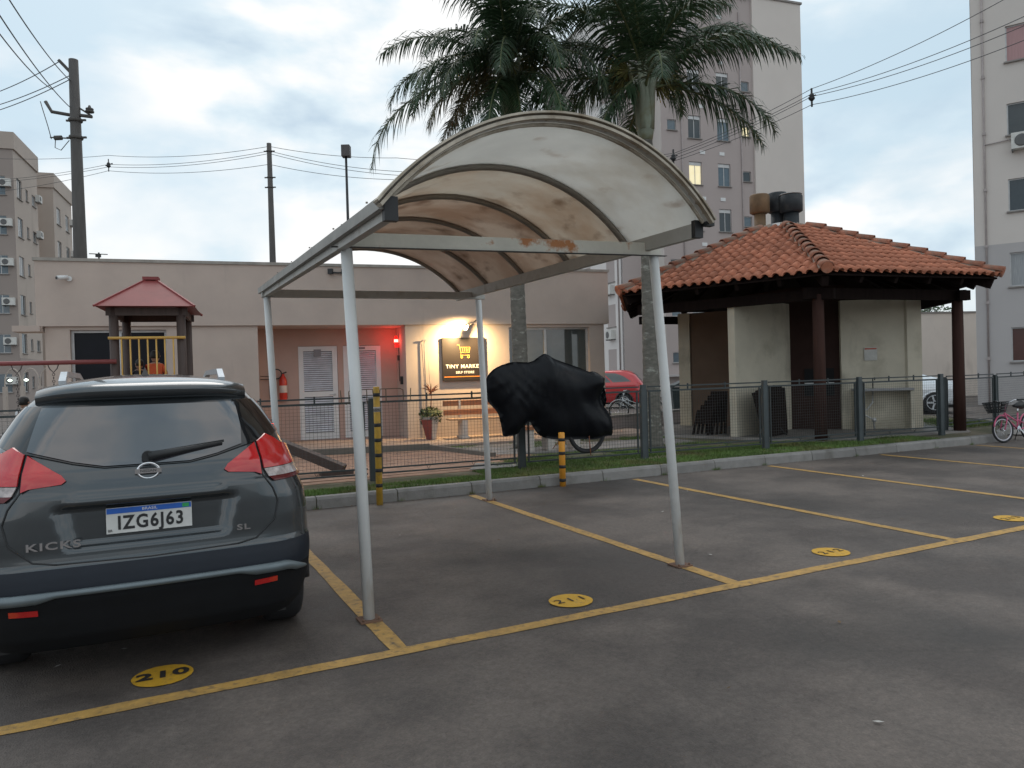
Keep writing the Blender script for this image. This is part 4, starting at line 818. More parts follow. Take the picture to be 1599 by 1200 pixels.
for k in range(6):
    b = MB(); b.bar(hx(k, REV - .12, HE - .17), hx(k, .2, HE - .17 + SL * (REV - .32)), .12, .18); b.build('hip_rafter', wood_dark, gz)
    for f_r in (.2, .4, .6, .8):
        e_ = hx(k, REV - .1).lerp(hx(k + 1, REV - .1), f_r); mid = (hx(k, 1) + hx(k + 1, 1)).normalized(); ap = REV * math.cos(PI / 6)
        kk = 1 - abs(f_r - .5) * 2; inn = e_ - mid * (ap * (.25 + .65 * kk)); sl = (HA - HE) / ap
        b = MB(); b.bar(e_ + Vector((0, 0, HE - .13)), inn + Vector((0, 0, HE - .13 + sl * (ap * (.25 + .65 * kk)))), .07, .12); b.build('rafter', wood_dark, gz)
b = MB()
for k in range(6): a, c = hx(k, REV - .03, HE - .045), hx(k + 1, REV - .03, HE - .045); tpt = Vector((0, 0, HA - .045)); b.add([a, c, tpt, a + Vector((0, 0, -.03)), c + Vector((0, 0, -.03)), tpt - Vector((0, 0, .03))], [(0, 1, 2), (5, 4, 3), (0, 3, 4, 1)])
b.build('ceiling_boards', wood_dark, gz)
for k in range(6): b = MB(); b.lathe(tuple(hx(k, REV - .2, HE - .24)), [(.02, 0), (.05, .02), (.05, .08)], 10); b.build('spot_fitting', mat('spot fitting', (.3, .29, .28), .5), gz)
# tiles
TW, TL = .205, .36
def tile_prof():
    pr = []
    for i in range(7): a = PI * i / 6; pr.append((-.068 * math.cos(a) - .03, .060 * math.sin(a) + .012))
    pr += [(.06, .010), (.085, .000), (.105, .006)]
    return pr
def tile_bm(length):
    pr = tile_prof(); vs = []; n = len(pr)
    for y, sc, dz in ((0, 1.0, .011), (length, .86, 0)):
        for x, z in pr: vs.append((x * sc, y, z * sc + dz))
    for y, sc, dz in ((0, 1.0, .011), (length, .86, 0)):
        for x, z in pr: vs.append((x * sc, y, z * sc + dz - .014))
    F = [(i, i + 1, n + i + 1, n + i) for i in range(n - 1)] + [(2 * n + i + 1, 2 * n + i, 3 * n + i, 3 * n + i + 1) for i in range(n - 1)] + [(i + 1, i, 2 * n + i, 2 * n + i + 1) for i in range(n - 1)]
    return vs, F
tv, tf = tile_bm(TL); b = MB(); b.add(tv, tf, 0, True); TME = b.mesh('roof_tile', tile_m)
ap = REV * math.cos(PI / 6); slen = math.hypot(ap, HA - HE); ROWS = int(slen / (TL - .06))
others = MB(); cnt = 0
for k in range(6):
    a, c = hx(k, REV, HE), hx(k + 1, REV, HE); X = (c - a).normalized(); mid = (a + c) / 2; apex = Vector((0, 0, HA)); Yd = (apex - mid).normalized(); Zn = X.cross(Yd); Mx = basis(X, Yd, Zn, mid)
    vis = k in (0, 5); half = REV / 2
    for r in range(ROWS):
        y = -.05 + r * (TL - .06); nT = int(REV / TW) + 1
        for i in range(-nT // 2 - 1, nT // 2 + 2):
            x = i * TW + .03
            lim = half * (1 - max(0, y + .1) / slen)
            if abs(x) > lim + .02: continue
            if y > slen - .5: continue
            jx, jy, jz = random.uniform(-.006, .006), random.uniform(-.012, .012), random.uniform(-.003, .004); cut = abs(x) > half * (1 - (y + TL) / slen) - .11
            if cut:
                bm = bmesh.new(); vv = [bm.verts.new(v) for v in tv]; [bm.faces.new([vv[i_] for i_ in f]) for f in tf]; bmesh.ops.translate(bm, verts=bm.verts[:], vec=(x + jx, y + jy, jz + .0))
                for sgn in (-1, 1):
                    nrm = Vector((slen * sgn, half, 0)).normalized(); bmesh.ops.bisect_plane(bm, geom=bm.verts[:] + bm.edges[:] + bm.faces[:], plane_co=(sgn * half, 0, 0), plane_no=nrm, clear_outer=True)
                bm.verts.index_update()
                if len(bm.faces) < 3: bm.free(); continue
                if vis and cnt < 300:
                    me = bpy.data.meshes.new('roof_tile'); bm.to_mesh(me); me.materials.append(tile_m); me.polygons.foreach_set('use_smooth', [True] * len(me.polygons)); o = bpy.data.objects.new('roof_tile', me); COL.objects.link(o); o.parent = gz; o.matrix_local = Mx; cnt += 1
                else: others.add([Mx @ v.co for v in bm.verts], [tuple(v.index for v in f.verts) for f in bm.faces], 0, True)
                bm.free()
            elif vis and cnt < 300:
                o = bpy.data.objects.new('roof_tile', TME); COL.objects.link(o); o.parent = gz; o.matrix_local = Mx @ Matrix.Translation((x + jx, y + jy, jz)) @ Matrix.Rotation(random.uniform(-.02, .02), 4, 'Z'); cnt += 1
            else: Mt = Mx @ Matrix.Translation((x + jx, y + jy, jz)); others.add([Mt @ Vector(v) for v in tv], tf, 0, True)
kind(others.build('tile_field', tile_m, gz), 'stuff')
b = MB(); n = 10; vs = []
for y, s_ in ((0, 1.0), (.42, .8)):
    for i in range(n + 1): a = PI * i / n; vs.append((-.125 * s_ * math.cos(a), y, .105 * s_ * math.sin(a) - .01 + (.035 if y == 0 else 0)))
for y, s_ in ((0, 1.0), (.42, .8)):
    for i in range(n + 1): a = PI * i / n; vs.append((-.107 * s_ * math.cos(a), y, .087 * s_ * math.sin(a) - .01 + (.035 if y == 0 else 0)))
w_ = n + 1; F = [(i, i + 1, w_ + i + 1, w_ + i) for i in range(n)] + [(2 * w_ + i + 1, 2 * w_ + i, 3 * w_ + i, 3 * w_ + i + 1) for i in range(n)] + [(i + 1, i, 2 * w_ + i, 2 * w_ + i + 1) for i in range(n)]
b.add(vs, F, 0, True); RME = b.mesh('ridge_tile', ridge_m)
b = MB(); b.lathe((0, .01, .02), [(.11, -.015), (.11, .02)], 12, axis='y'); b.build
for k in range(6):
    a = hx(k, REV + .03, HE); d = (Vector((0, 0, HA)) - a); ln = d.length; d.normalize(); X = d.cross(Vector((0, 0, 1))).normalized(); Zn = X.cross(d)
    for i in range(int((ln - .5) / .36)):
        o = bpy.data.objects.new('ridge_tile', RME); COL.objects.link(o); o.parent = gz; o.matrix_local = basis(X, d, Zn, a + d * (i * .36 - .02) + Zn * .045) @ Matrix.Rotation(random.uniform(-.03, .03), 4, 'Z')
    b = MB(); b.bar(a + d * .1 + Zn * .02, a + d * (ln - .4) + Zn * .02, .19, .06, up=Zn); b.build('ridge_mortar', mortar, gz)
    b = MB(); b.lathe((0, 0, 0), [(.10, -.01), (.105, .03)], 14, axis='y'); o = b.build('ridge_end', tile_m, gz); o.matrix_local = basis(X, d, Zn, a + d * (-.02) + Zn * .055)
b = MB(); b.lathe((0, 0, HA - .36), [(.62, 0), (.5, .06), (.42, .2), (.3, .28), (.05, .32)], 6, a0=TH0, sm=False); b.build('apex_flashing', galv, gz)
def flue(x, y, z0, z1, zc, r, rc, m, hood=True):
    b = MB(); b.lathe((x, y, 0), [(r, z0), (r, zc + .05)], 18); o = b.build('flue', m, gz)
    b = MB(); b.lathe((x, y, 0), [(rc - .05, zc), (rc, zc + .03), (rc, z1 - .03), (rc - .02, z1), (.02, z1 + .015)], 24); b.build('flue_cowl', m, o)
def rel(p): return Vector(p) - GC
flue(-.38, .28, 4.2, 5.58, 5.14, .13, .225, flue_rust)
flue(.16, .26, 4.3, 5.66, 5.2, .15, .23, flue_blk); flue(.22, -.10, 4.3, 5.53, 5.13, .17, .255, flue_blk)
b = MB(); b.lathe((.22, -.10, 5.545), [(.1, 0), (.25, .004), (.25, .012)], 20); b.build('cowl_rim', white_p, gz)
# walls inside
WH = 2.95
def gwall(x0, y0, x1, y1, th, h, m, z0=.165, name='wall'):
    b = MB(); a = Vector((x0, y0, 0)) - GC; c = Vector((x1, y1, 0)) - GC; b.bar(a + Vector((0, 0, (z0 + h) / 2)), c + Vector((0, 0, (z0 + h) / 2)), th, h - z0); return b.build(name, m, gz, bevel=.008)
gwall(10.62, 11.42, 12.85, 12.06, .16, WH, cream, name='cream_partition')
gwall(10.50, 11.50, 10.58, 11.36, .0, WH, cream, name='partition_end') if False else None
gwall(13.50, 11.22, 14.62, 10.42, .16, WH, cream, name='cream_partition')
gwall(14.52, 10.50, 14.88, 10.42, .34, WH, cream, name='partition_pier')
gwall(12.15, 14.60, 12.9, 13.3, .16, WH, brown2, name='brown_partition')
gwall(12.02, 14.75, 12.17, 14.50, .2, WH, cream, name='partition_pier')
# hexagonal grill hub
b = MB(); b.prism([(rel((12.78, 12.02, 0)).x, rel((12.78, 12.02, 0)).y), (rel((13.6, 11.16, 0)).x, rel((13.6, 11.16, 0)).y), (rel((14.3, 12.6, 0)).x, rel((14.3, 12.6, 0)).y), (rel((13.0, 13.6, 0)).x, rel((13.0, 13.6, 0)).y)], .165, 3.3); b.build('grill_hub', brownwall, gz)
h0, h1 = Vector((12.78, 12.02, 0)) - GC, Vector((13.6, 11.16, 0)) - GC; hd = (h1 - h0).normalized(); hn = Vector((hd.y, -hd.x, 0)) * (1 if Vector((hd.y, -hd.x, 0)).dot(-GC) > 0 else -1)
b = MB(); m0 = h0 + hd * .35 + hn * .01; m1 = h0 + hd * .95 + hn * .01; b.bar(m0 + Vector((0, 0, 1.2)), m1 + Vector((0, 0, 1.2)), .03, .6); b.build('grill_mouth', mat('niche black', (.004, .004, .005), .9), gz)  # flat black slab on the hub front where the niche is
b = MB(); b.bar(m0 + hn * .03 + Vector((0, 0, 1.18)), m1 + hn * .03 + Vector((0, 0, 1.18)), .03, .02); b.build('grill_bar', alu, gz)
# sink on the right wall
s0, s1 = Vector((13.58, 11.0, 0)) - GC, Vector((14.5, 10.36, 0)) - GC; sdv = (s1 - s0).normalized(); sn = Vector((sdv.y, -sdv.x, 0)); sn = sn if sn.dot(-GC) > 0 else -sn
b = MB(); b.bar(s0 + sn * .12 + Vector((0, 0, 1.02)), s1 + sn * .12 + Vector((0, 0, 1.02)), .5, .05); b.build('counter_top', mat('stone counter', (.30, .30, .31), .35), gz, bevel=.006)
for q in (s0 + sdv * .03, s1 - sdv * .03): b = MB(); b.bar(q + sn * .12 + Vector((0, 0, .17)), q + sn * .12 + Vector((0, 0, .995)), .07, .44, up=sn); b.build('counter_leg', cream, gz)
b = MB(); q = s0.lerp(s1, .35) + sn * .1; b.tube([q + Vector((0, 0, 1.04)), q + Vector((0, 0, 1.26)), q + sn * .12 + Vector((0, 0, 1.27)), q + sn * .13 + Vector((0, 0, 1.22))], .012, 8); b.build('tap', black_pl, gz)
b = MB(); b.tube([q + Vector((0, 0, 1.0)), q + Vector((-.02, 0, .75)), q + Vector((-.2, 0, .6)), q + Vector((-.3, 0, .62))], .016, 8); b.tube([q + Vector((-.3, 0, .5)), q + Vector((0, 0, .38)), q + Vector((.02, 0, .17))], .018, 8); b.lathe(tuple(q + Vector((.02, 0, .33))), [(.04, 0), (.05, .04), (.04, .09)], 10); b.build('drain', alu, gz)
b = MB(); q0 = s0.lerp(s1, .36); q = q0 + sn * -.03 + Vector((0, 0, 1.78)); b.bar(q - sdv * .13, q + sdv * .13, .012, .28); nt_ = b.build('notice', mat('notice paper', (.50, .49, .46), .7), gz)
b = MB(); q = q + sn * .008 + Vector((0, 0, .11)); b.bar(q - sdv * .12, q + sdv * .12, .004, .03); b.build('notice_heading', mat('notice red', (.45, .12, .08), .7), nt_)
# folded dark tables leaning on the cream wall
t0 = thing('folding_table', (11.38, 11.08, .17), 'stack of dark folding tables leaning on the cream wall inside the gazebo', 'table', rz=R(15))
for k in range(4):
    b = MB(); b.box(-.43, .43, -.02, .02, 0, .98, M=Matrix.Translation((-.12 + k * .1, -.1 + .05 * k, 0)) @ Matrix.Rotation(R(-10 + k * 2), 4, 'X') @ Matrix.Rotation(R(-9 + 4 * k), 4, 'Y')); b.build('table_top', wood_dark, t0, bevel=.006)
    b = MB(); b.bar((-.4 + k * .1, -.14 + .05 * k, .02), (-.2 + k * .1, .0, .75), .03, .03); b.build('leg', wood_dark, t0)
t0 = thing('folding_chair', (10.75, 12.3, .17), 'stack of dark folding chairs leaning behind the end of the cream wall', 'chair', rz=R(15))
for k in range(5):
    b = MB(); Mx = Matrix.Translation((-.32 + k * .13, -.02 * k, 0)) @ Matrix.Rotation(R(22 - k * 4), 4, 'Y'); b.box(-.02, .02, -.2, -.16, 0, .55 + .09 * k, M=Mx); b.box(-.02, .02, .16, .2, 0, .55 + .09 * k, M=Mx); b.box(-.015, .015, -.16, .16, .25, .55 + .09 * k, M=Mx); b.build('chair_frame', wood_dark, t0)
t0 = thing('broom', (10.9, 11.06, .17), 'dark broom lying against the folding tables in the gazebo', 'broom'); b = MB(); b.tube([(.7, -.1, .0), (.3, .1, .5)], .012, 6); b.build('handle', black_pl, t0)

# ================================================================ PLAYGROUND
pt = thing('play_tower', (-.41, 13.0, .14), 'wooden play tower with red hip roof and yellow rail behind the grey car', 'play tower', rz=BR)
for x, y in ((0, 0), (.955, 0), (0, 1.22), (.955, 1.22)): b = MB(); b.tube([(x, y, -.05), (x, y, 2.62)], .068, 12); b.build('post', play_wood, pt)
b = MB(); zE, zA = 2.63, 3.13; cx, cy = .4775, .61; hw, hd_ = .70, .86; q = [(cx - hw, cy - hd_, zE), (cx + hw, cy - hd_, zE), (cx + hw, cy + hd_, zE), (cx - hw, cy + hd_, zE)]; r_t = [(cx - .08, cy - .08, zA), (cx + .08, cy - .08, zA), (cx + .08, cy + .08, zA), (cx - .08, cy + .08, zA)]
b.add(q + r_t, [(0, 1, 5, 4), (1, 2, 6, 5), (2, 3, 7, 6), (3, 0, 4, 7), (4, 5, 6, 7), (3, 2, 1, 0)]); b.build('roof', red_roof, pt)
for i in range(4): b = MB(); b.bar(q[i], r_t[i], .035, .03); b.build('roof_hip', mat('hip red', (.24, .04, .038), .55), pt)
b = MB(); b.box(cx - .12, cx + .12, cy - .12, cy + .12, zA, zA + .05); b.build('roof_cap', red_roof, pt)
b = MB(); b.box(-.1, 1.06, -.06, -.02, 2.5, 2.62); b.box(-.1, 1.06, 1.24, 1.28, 2.5, 2.62); b.box(-.06, -.02, -.02, 1.24, 2.5, 2.62); b.box(.98, 1.02, -.02, 1.24, 2.5, 2.62); b.build('eave_board', play_wood, pt)
b = MB(); b.box(-.05, 1.0, -.05, 1.27, 1.02, 1.07); b.build('platform', play_wood, pt)
b = MB(); b.tube([(-.07, -.09, 2.15), (1.02, -.09, 2.15)], .022, 8); b.tube([(-.07, -.09, 1.15), (1.02, -.09, 1.15)], .018, 8); b.build('rail', play_yel, pt)
for k in range(7): b = MB(); x = .11 + k * .122; b.tube([(x, -.09, 1.15), (x, -.09, 2.15)], .012, 6); b.build('baluster', play_yel, pt)
b = MB(); b.bar((2.03, -2.2, .12), (.6, -.2 + .2, .95), .26, .13); b.box(-.25, .25, -.1, .1, -.02, .09, M=Matrix.Translation((2.03, -2.2, .05))); b.build
t0 = thing('ramp', (0, 0, 0), 'dark brown sloping timber ramp in front of the louvred doors', 'ramp')
pA, pB = Vector((1.45, 11.55, .78)), Vector((2.60, 10.95, .22)); b = MB(); b.bar(pA, pB, .22, .13); b.build('beam', play_wood, t0, bevel=.01)
b = MB(); b.box(2.25, 2.72, 10.85, 11.03, .142, .20); b.build('foot', play_wood, t0); b = MB(); b.tube([(1.5, 11.5, .14), (1.5, 11.5, .72)], .05, 10); b.build('prop', play_wood, t0)
sw = thing('swing_frame', (-1.2, 13.0, .14), 'dark red swing crossbar with hanging chains left of the play tower', 'swing', rz=BR)
b = MB(); b.tube([(-4.4, -.1, 1.78), (.82, 0, 1.79)], .035, 10); b.build('crossbar', swing_red, sw)
for y in (-.8, .8): b = MB(); b.tube([(-4.4, -.1, 1.78), (-4.5, y, 0)], .035, 8); b.build('leg', swing_red, sw)
for x in (-.03, -.5, -1.4, -1.9):
    b = MB(); b.tube([(x - .07, 0, 1.76), (x - .05, 0, 1.70), (x, 0, 1.64), (x + .05, 0, 1.70), (x + .07, 0, 1.76)], .008, 5)
    for k in range(20): b.torus((x, 0, 1.61 - k * .05), .018, .005, (1, 0, 0) if k % 2 else (0, 1, 0), 8, 4)
    b.build('chain', mat('chain', (.07, .06, .06), .5), sw)
for x in (-.265, -1.65): b = MB(); b.box(x - .24, x + .24, -.09, .09, .6, .63); b.build('seat', swing_red, sw)

# people
def person(name, loc, rz, lab, shirt, joints, rad, edges, head, hs, pants=cloth_d, zs=(0, 0)):
    t = thing('person', loc, lab, 'person', rz=rz)
    me = bpy.data.meshes.new('body'); me.from_pydata(joints, edges, []); o = bpy.data.objects.new('body', me); COL.objects.link(o); o.parent = t
    sk = o.modifiers.new('skin', 'SKIN'); o.modifiers.new('sub', 'SUBSURF').levels = 2; sv = me.skin_vertices[0].data
    for i, r in enumerate(rad): sv[i].radius = (r, r)
    sv[0].use_root = True
    dg = bpy.context.evaluated_depsgraph_get(); m2 = bpy.data.meshes.new_from_object(o.evaluated_get(dg)); o.modifiers.clear(); o.data = m2; m2.materials.clear()
    for m in (skin, shirt, pants): m2.materials.append(m)
    for p in m2.polygons: z = p.center.z; hx_ = abs(p.center.x); p.material_index = 0 if z > zs[1] or hx_ > zs[2] else (1 if z > zs[0] else 2); p.use_smooth = True
    h = MB(); H = Vector(head)
    for i in range(1): h.lathe(tuple(H), [(.0, -hs * 1.15), (hs * .55, -hs * 1.0), (hs * .8, -hs * .4), (hs * .86, .1 * hs), (hs * .7, hs * .7), (hs * .3, hs * 1.05), (.0, hs * 1.1)], 14)
    h.tube([H + Vector((0, -hs * .8, .05 * hs)), H + Vector((0, -hs * 1.05, -.25 * hs)), H + Vector((0, -hs * .8, -.3 * hs))], hs * .1, 6)
    for sx in (-1, 1): h.lathe(tuple(H + Vector((sx * hs * .86, 0, 0))), [(hs * .1, -.14 * hs), (hs * .14, .0), (hs * .1, .2 * hs)], 8)
    h.build('head', skin, t)
    f = MB()
    for sx in (-1, 1): f.lathe(tuple(H + Vector((sx * hs * .32, -hs * .78, .08 * hs))), [(.001, -.06 * hs), (hs * .09, 0), (.001, .06 * hs)], 8)
    f.box(H.x - hs * .22, H.x + hs * .22, H.y - hs * .80, H.y - hs * .74, H.z - hs * .55, H.z - hs * .48); f.build('face_features', hair_m, t)
    hr = MB(); hr.lathe(tuple(H + Vector((0, hs * .14, hs * .18))), [(hs * .82, -.6 * hs), (hs * .93, -.1 * hs), (hs * .92, .3 * hs), (hs * .75, .75 * hs), (hs * .35, 1.02 * hs), (.0, 1.08 * hs)], 14); hr.build('hair', hair_m, t)
    return t
def kid(loc, rz, lab, shirt, sc=1.0):
    J = [(0, 0, .50), (0, 0, .68), (0, 0, .84), (0, 0, .92), (-.13, 0, .82), (.13, 0, .82), (-.2, -.06, .66), (.2, -.06, .66), (-.16, -.2, .58), (.16, -.2, .58), (-.08, 0, .46), (.08, 0, .46), (-.09, -.02, .25), (.09, -.02, .25), (-.09, 0, .03), (.09, 0, .03), (-.09, -.09, .02), (.09, -.09, .02)]
    Rr = [.11, .12, .11, .045, .06, .06, .042, .042, .03, .03, .08, .08, .055, .055, .04, .04, .035, .035]
    E_ = [(0, 1), (1, 2), (2, 3), (2, 4), (2, 5), (4, 6), (5, 7), (6, 8), (7, 9), (0, 10), (0, 11), (10, 12), (11, 13), (12, 14), (13, 15), (14, 16), (15, 17)]
    t = person('person', loc, rz, lab, shirt, J, Rr, E_, (0, -.01, 1.03), .105, zs=(.5, .88, .21)); t.scale = (sc,) * 3; return t
kid((.16, 13.85, 1.21), 2.9, 'child in an orange shirt sitting in the play tower', shirt_o, .80)
kid((-.08, 14.0, 1.21), -2.6, 'child in dark clothes beside the orange shirt in the play tower', cloth_d, .68)
J = [(0, 0, .55), (0, .02, .78), (0, .03, 1.0), (0, .02, 1.1), (-.18, .02, .98), (.18, .02, .98), (-.26, -.04, .74), (.26, -.04, .74), (-.2, -.22, .62), (.2, -.22, .62), (-.1, -.05, .52), (.1, -.05, .52), (-.13, -.45, .5), (.13, -.45, .5), (-.13, -.48, .05), (.13, -.48, .05), (-.13, -.6, .04), (.13, -.6, .04)]
person('person', (-2.62, 14.0 + 7.2, 0), 2.4, 'seated person in a white shirt seen far left beyond the fence', shirt_w, J, [.15, .15, .15, .06, .07, .07, .05, .05, .035, .035, .1, .1, .08, .08, .05, .05, .04, .04],
       [(0, 1), (1, 2), (2, 3), (2, 4), (2, 5), (4, 6), (5, 7), (6, 8), (7, 9), (0, 10), (0, 11), (10, 12), (11, 13), (12, 14), (13, 15), (14, 16), (15, 17)], (0, .0, 1.22), .125, zs=(.58, 1.05, .24))
t0 = thing('park_bench', (-2.6, 21.25, 0), 'plain concrete bench under the seated person at the far left', 'bench'); b = MB(); b.box(-.6, .6, -.2, .25, .40, .47); b.build('seat', conc, t0)
for x in (-.45, .45): b = MB(); b.box(x - .06, x + .06, -.18, .22, 0, .40); b.build('leg', conc, t0)
# white concrete blocks behind the covered bicycle
t0 = thing('stone_bench', (6.6, 11.9, .15), 'low white stone bench on the path behind the covered bicycle', 'bench', rz=BR)
b = MB(); b.box(-.55, .65, -.18, .18, .40, .46); b.build('seat', wood_bench, t0)
for x in (-.4, .0, .5): b = MB(); b.box(x - .07, x + .07, -.16, .16, 0, .40); b.build('leg', pot_m, t0, bevel=.01)

# ================================================================ POLES, WIRES, STREET LAMP
def insul(b, p, s=1):
    b.lathe(tuple(p), [(.03 * s, 0), (.09 * s, .02), (.09 * s, .06), (.05 * s, .07), (.08 * s, .09), (.08 * s, .13), (.04 * s, .15), (.02 * s, .22)], 10)
def camdir(a): a = R(a); return r_ * math.cos(a) + Vector((f_.x, f_.y, 0)).normalized() * math.sin(a)
PA = Vector((-1.58, 24.85, 0)); pa = thing('utility_pole', tuple(PA), 'tall thick utility pole with crossarms and insulators at the upper left', 'utility pole', 'utility poles')
b = MB(); b.tube([(0, 0, 0), (0, 0, 5.2), (0, 0, 11.05)], [.24, .18, .125], 16); b.build('shaft', pole_m, pa)
rt = camdir(0)
tp = Vector((0, 0, 0))
b = MB(); b.bar(tp + Vector((0, 0, 10.7)) - rt * .1, tp - rt * .42 + Vector((0, 0, 11.05)), .08, .08); b.build('top_arm', pole_m, pa)
b = MB(); a0 = tp + Vector((0, 0, 9.45)); b.tube([a0 - rt * .85 + Vector((0, 0, .42)), a0 - rt * .68 + Vector((0, 0, .12)), a0 - rt * .1, a0 + rt * .1, a0 + rt * .48 - Vector((0, 0, .06))], .05, 8); b.bar(a0 + rt * .1 + Vector((0, 0, .22)), a0 + rt * .45 - Vector((0, 0, .02)), .05, .05)
for z in (9.25, 8.75): b.lathe((tp.x, 0, z), [(.17, 0), (.19, .02), (.19, .08), (.17, .1)], 14); b.bar(tp + Vector((0, 0, z + .05)) - rt * .27, tp + Vector((0, 0, z + .05)) + rt * .3, .05, .05)
b.build('crossarm', pole_m, pa)
b = MB(); insul(b, a0 + rt * .42 + Vector((0, 0, .05)), 1.3); b.build('insulator', pole_m, pa)
b = MB(); q = tp + Vector((0, 0, 8.78)); b.tube([q - rt * .1, q - rt * .75 + Vector((0, 0, .05))], .02, 6); b.tube([q - rt * .42 + Vector((0, 0, .03)), q - rt * .62 + Vector((0, 0, .03))], .07, 8)
b.tube([q - rt * .72, q - rt * .8 + Vector((0, 0, .35)), q - rt * .95 + Vector((0, 0, .9)), q - rt * 1.0 + Vector((0, 0, 1.1))], .012, 5); b.tube([q - rt * .6, q - rt * .62 - Vector((0, 0, .25)), q - rt * .45 - Vector((0, 0, .33)), q - rt * .2 - Vector((0, 0, .05))], .012, 5); b.build('lower_insulator', pole_m, pa)
P2 = Vector((5.42, 35.36, 0)); p2 = thing('utility_pole', tuple(P2), 'slim utility pole standing behind the middle of the market roof', 'utility pole', 'utility poles')
b = MB(); b.tube([(0, 0, 0), (0, 0, 12.5)], [.19, .105], 14); b.build('shaft', pole_m, p2)
b = MB()
for z in (12.1, 10.9, 10.45): b = MB(); b.lathe((0, 0, z), [(.13, 0), (.14, .04), (.13, .08)], 10); b.bar(Vector((0, 0, z + .04)) - rt * .25, Vector((0, 0, z + .04)) + rt * .25, .05, .05); b.build('clamp', pole_m, p2)
sl_ = thing('street_lamp', (7.06, 27.85, 0), 'thin dark street lamp with square head behind the carport roof', 'street lamp')
b = MB(); b.tube([(0, 0, 0), (0, 0, 10.0)], [.08, .045], 10); b.build('pole', black_pl, sl_); b = MB(); b.box(-.16, .16, -.12, .2, 9.98, 10.42, M=Matrix.Rotation(-YAW, 4, 'Z')); b.build('lamp_head', mat('lamp head', (.07, .06, .06), .5), sl_, bevel=.02)
def wire(a, c, sag, lab, r=.012, n=18):
    a, c = Vector(a), Vector(c); pts = [a.lerp(c, i / n) - Vector((0, 0, sag * 4 * (i / n) * (1 - i / n))) for i in range(n + 1)]; b = MB(); b.tube([p - a for p in pts], r, 5); o = b.build('overhead_cable', wire_m, None, tuple(a)); return tag(o, lab, 'cable', 'overhead cables')
def cp_(px, Z, py):
    d = f_ + r2 * ((px - 800) / FPX) - u2 * ((py - 600) / FPX); return Vector((0, 0, EYE)) + d * Z
# line along the back: left edge - spacer - pole - (hidden) - spacer - upper right
Ls = cp_(170, 40, 258); Rs = cp_(1268, 27, 152); PT = P2
offs = [(250, 229, 'topmost'), (256, 236, 'second'), (260, 240, 'third'), (265, 257, 'lowest')]
for k, (ys, yp, nm) in enumerate(offs):
    zp = EYE + (592 - yp - 2 + 5) * 34 / 1156
    pp = cp_(421, 34.2, yp); pl = cp_(170, 40, (243, 257, 261, 267)[k]); pe = cp_(-60, 46, (244, 284, 287, 305)[k])
    wire(pl, pp, .25, nm + ' cable from the slim pole left to the hanging spacer'); wire(pe, pl, .2, nm + ' cable from the left spacer out past the left blocks')
    pr = cp_(620, 33, (247, 268, 274, 281)[k]); wire(pp, pr, .15, nm + ' cable running right from the slim pole behind the carport')
    pm_ = cp_(1052, 30, (240, 243, 248, 252)[k]); ps = cp_(1268, 27, (139, 147, 151, 164)[k]); px_ = cp_(1680, 20, (-65, -12, 5, 30)[k])
    wire(pr, pm_, .3, nm + ' cable behind the palms'); wire(pm_, ps, .12, nm + ' cable crossing the tower to the right spacer'); wire(ps, px_, .25, nm + ' cable from the right spacer to the upper right corner')
for p, s_, lab in ((Ls, 1.0, 'left'), (Rs, 1.0, 'right'), (cp_(1052, 30, 246), 1.0, 'tower')):
    t0 = thing('cable_spacer', tuple(p), {'left': 'small dark spacer hanging on the cables between the poles', 'right': 'dark spacer hanging on the cables in the gap right of the tower', 'tower': 'dark spacer on the cables in front of the mauve tower wall'}[lab], 'cable spacer', 'cable spacers'); b = MB()
    b.bar((0, 0, -.35), (0, 0, .32), .05, .05); b.lathe((0, 0, .0), [(.04, -.15), (.11, -.08), (.11, -.02), (.05, 0), (.1, .05), (.04, .15)], 8); b.bar((-.15, 0, -.05), (.2, 0, .1), .05, .05); b.build('body', black_pl, t0)
for k, (x0, y0, x1, y1, Z0, Z1, nm) in enumerate(((0, 137, 92, 97, 26, 21.6, 'upper cable leaving the thick pole to the left edge'), (0, 154, 112, 117, 26, 21.6, 'middle cable leaving the thick pole to the left edge'), (0, 164, 116, 121, 26, 21.6, 'lower cable leaving the thick pole to the left edge'),
        (-30, 12, 82, 140, 12, 21.6, 'steep cable dropping from the top left corner to the crossarm'), (-22, -10, 110, 168, 12, 21.6, 'steep cable dropping to the lower clamp of the thick pole'), (-10, -40, 112, 128, 12, 21.6, 'steep cable dropping to the top of the thick pole'))):
    wire(cp_(x0 - 60 if k < 3 else x0, Z0, y0 + (24 if k < 3 else 0)), cp_(x1, Z1, y1), .15, nm, .013)
t0 = thing('tv_antenna', tuple(cp_(155, 19.0, 402)), 'small dark antenna on the market roof beside the thick pole', 'antenna'); b = MB(); b.bar((-.22, 0, .08), (.2, 0, .08), .02, .02); b.tube([(0, 0, -.1), (0, 0, .12)], .02, 6); b.box(-.08, .05, -.03, .03, .0, .07); b.build('boom', black_pl, t0)
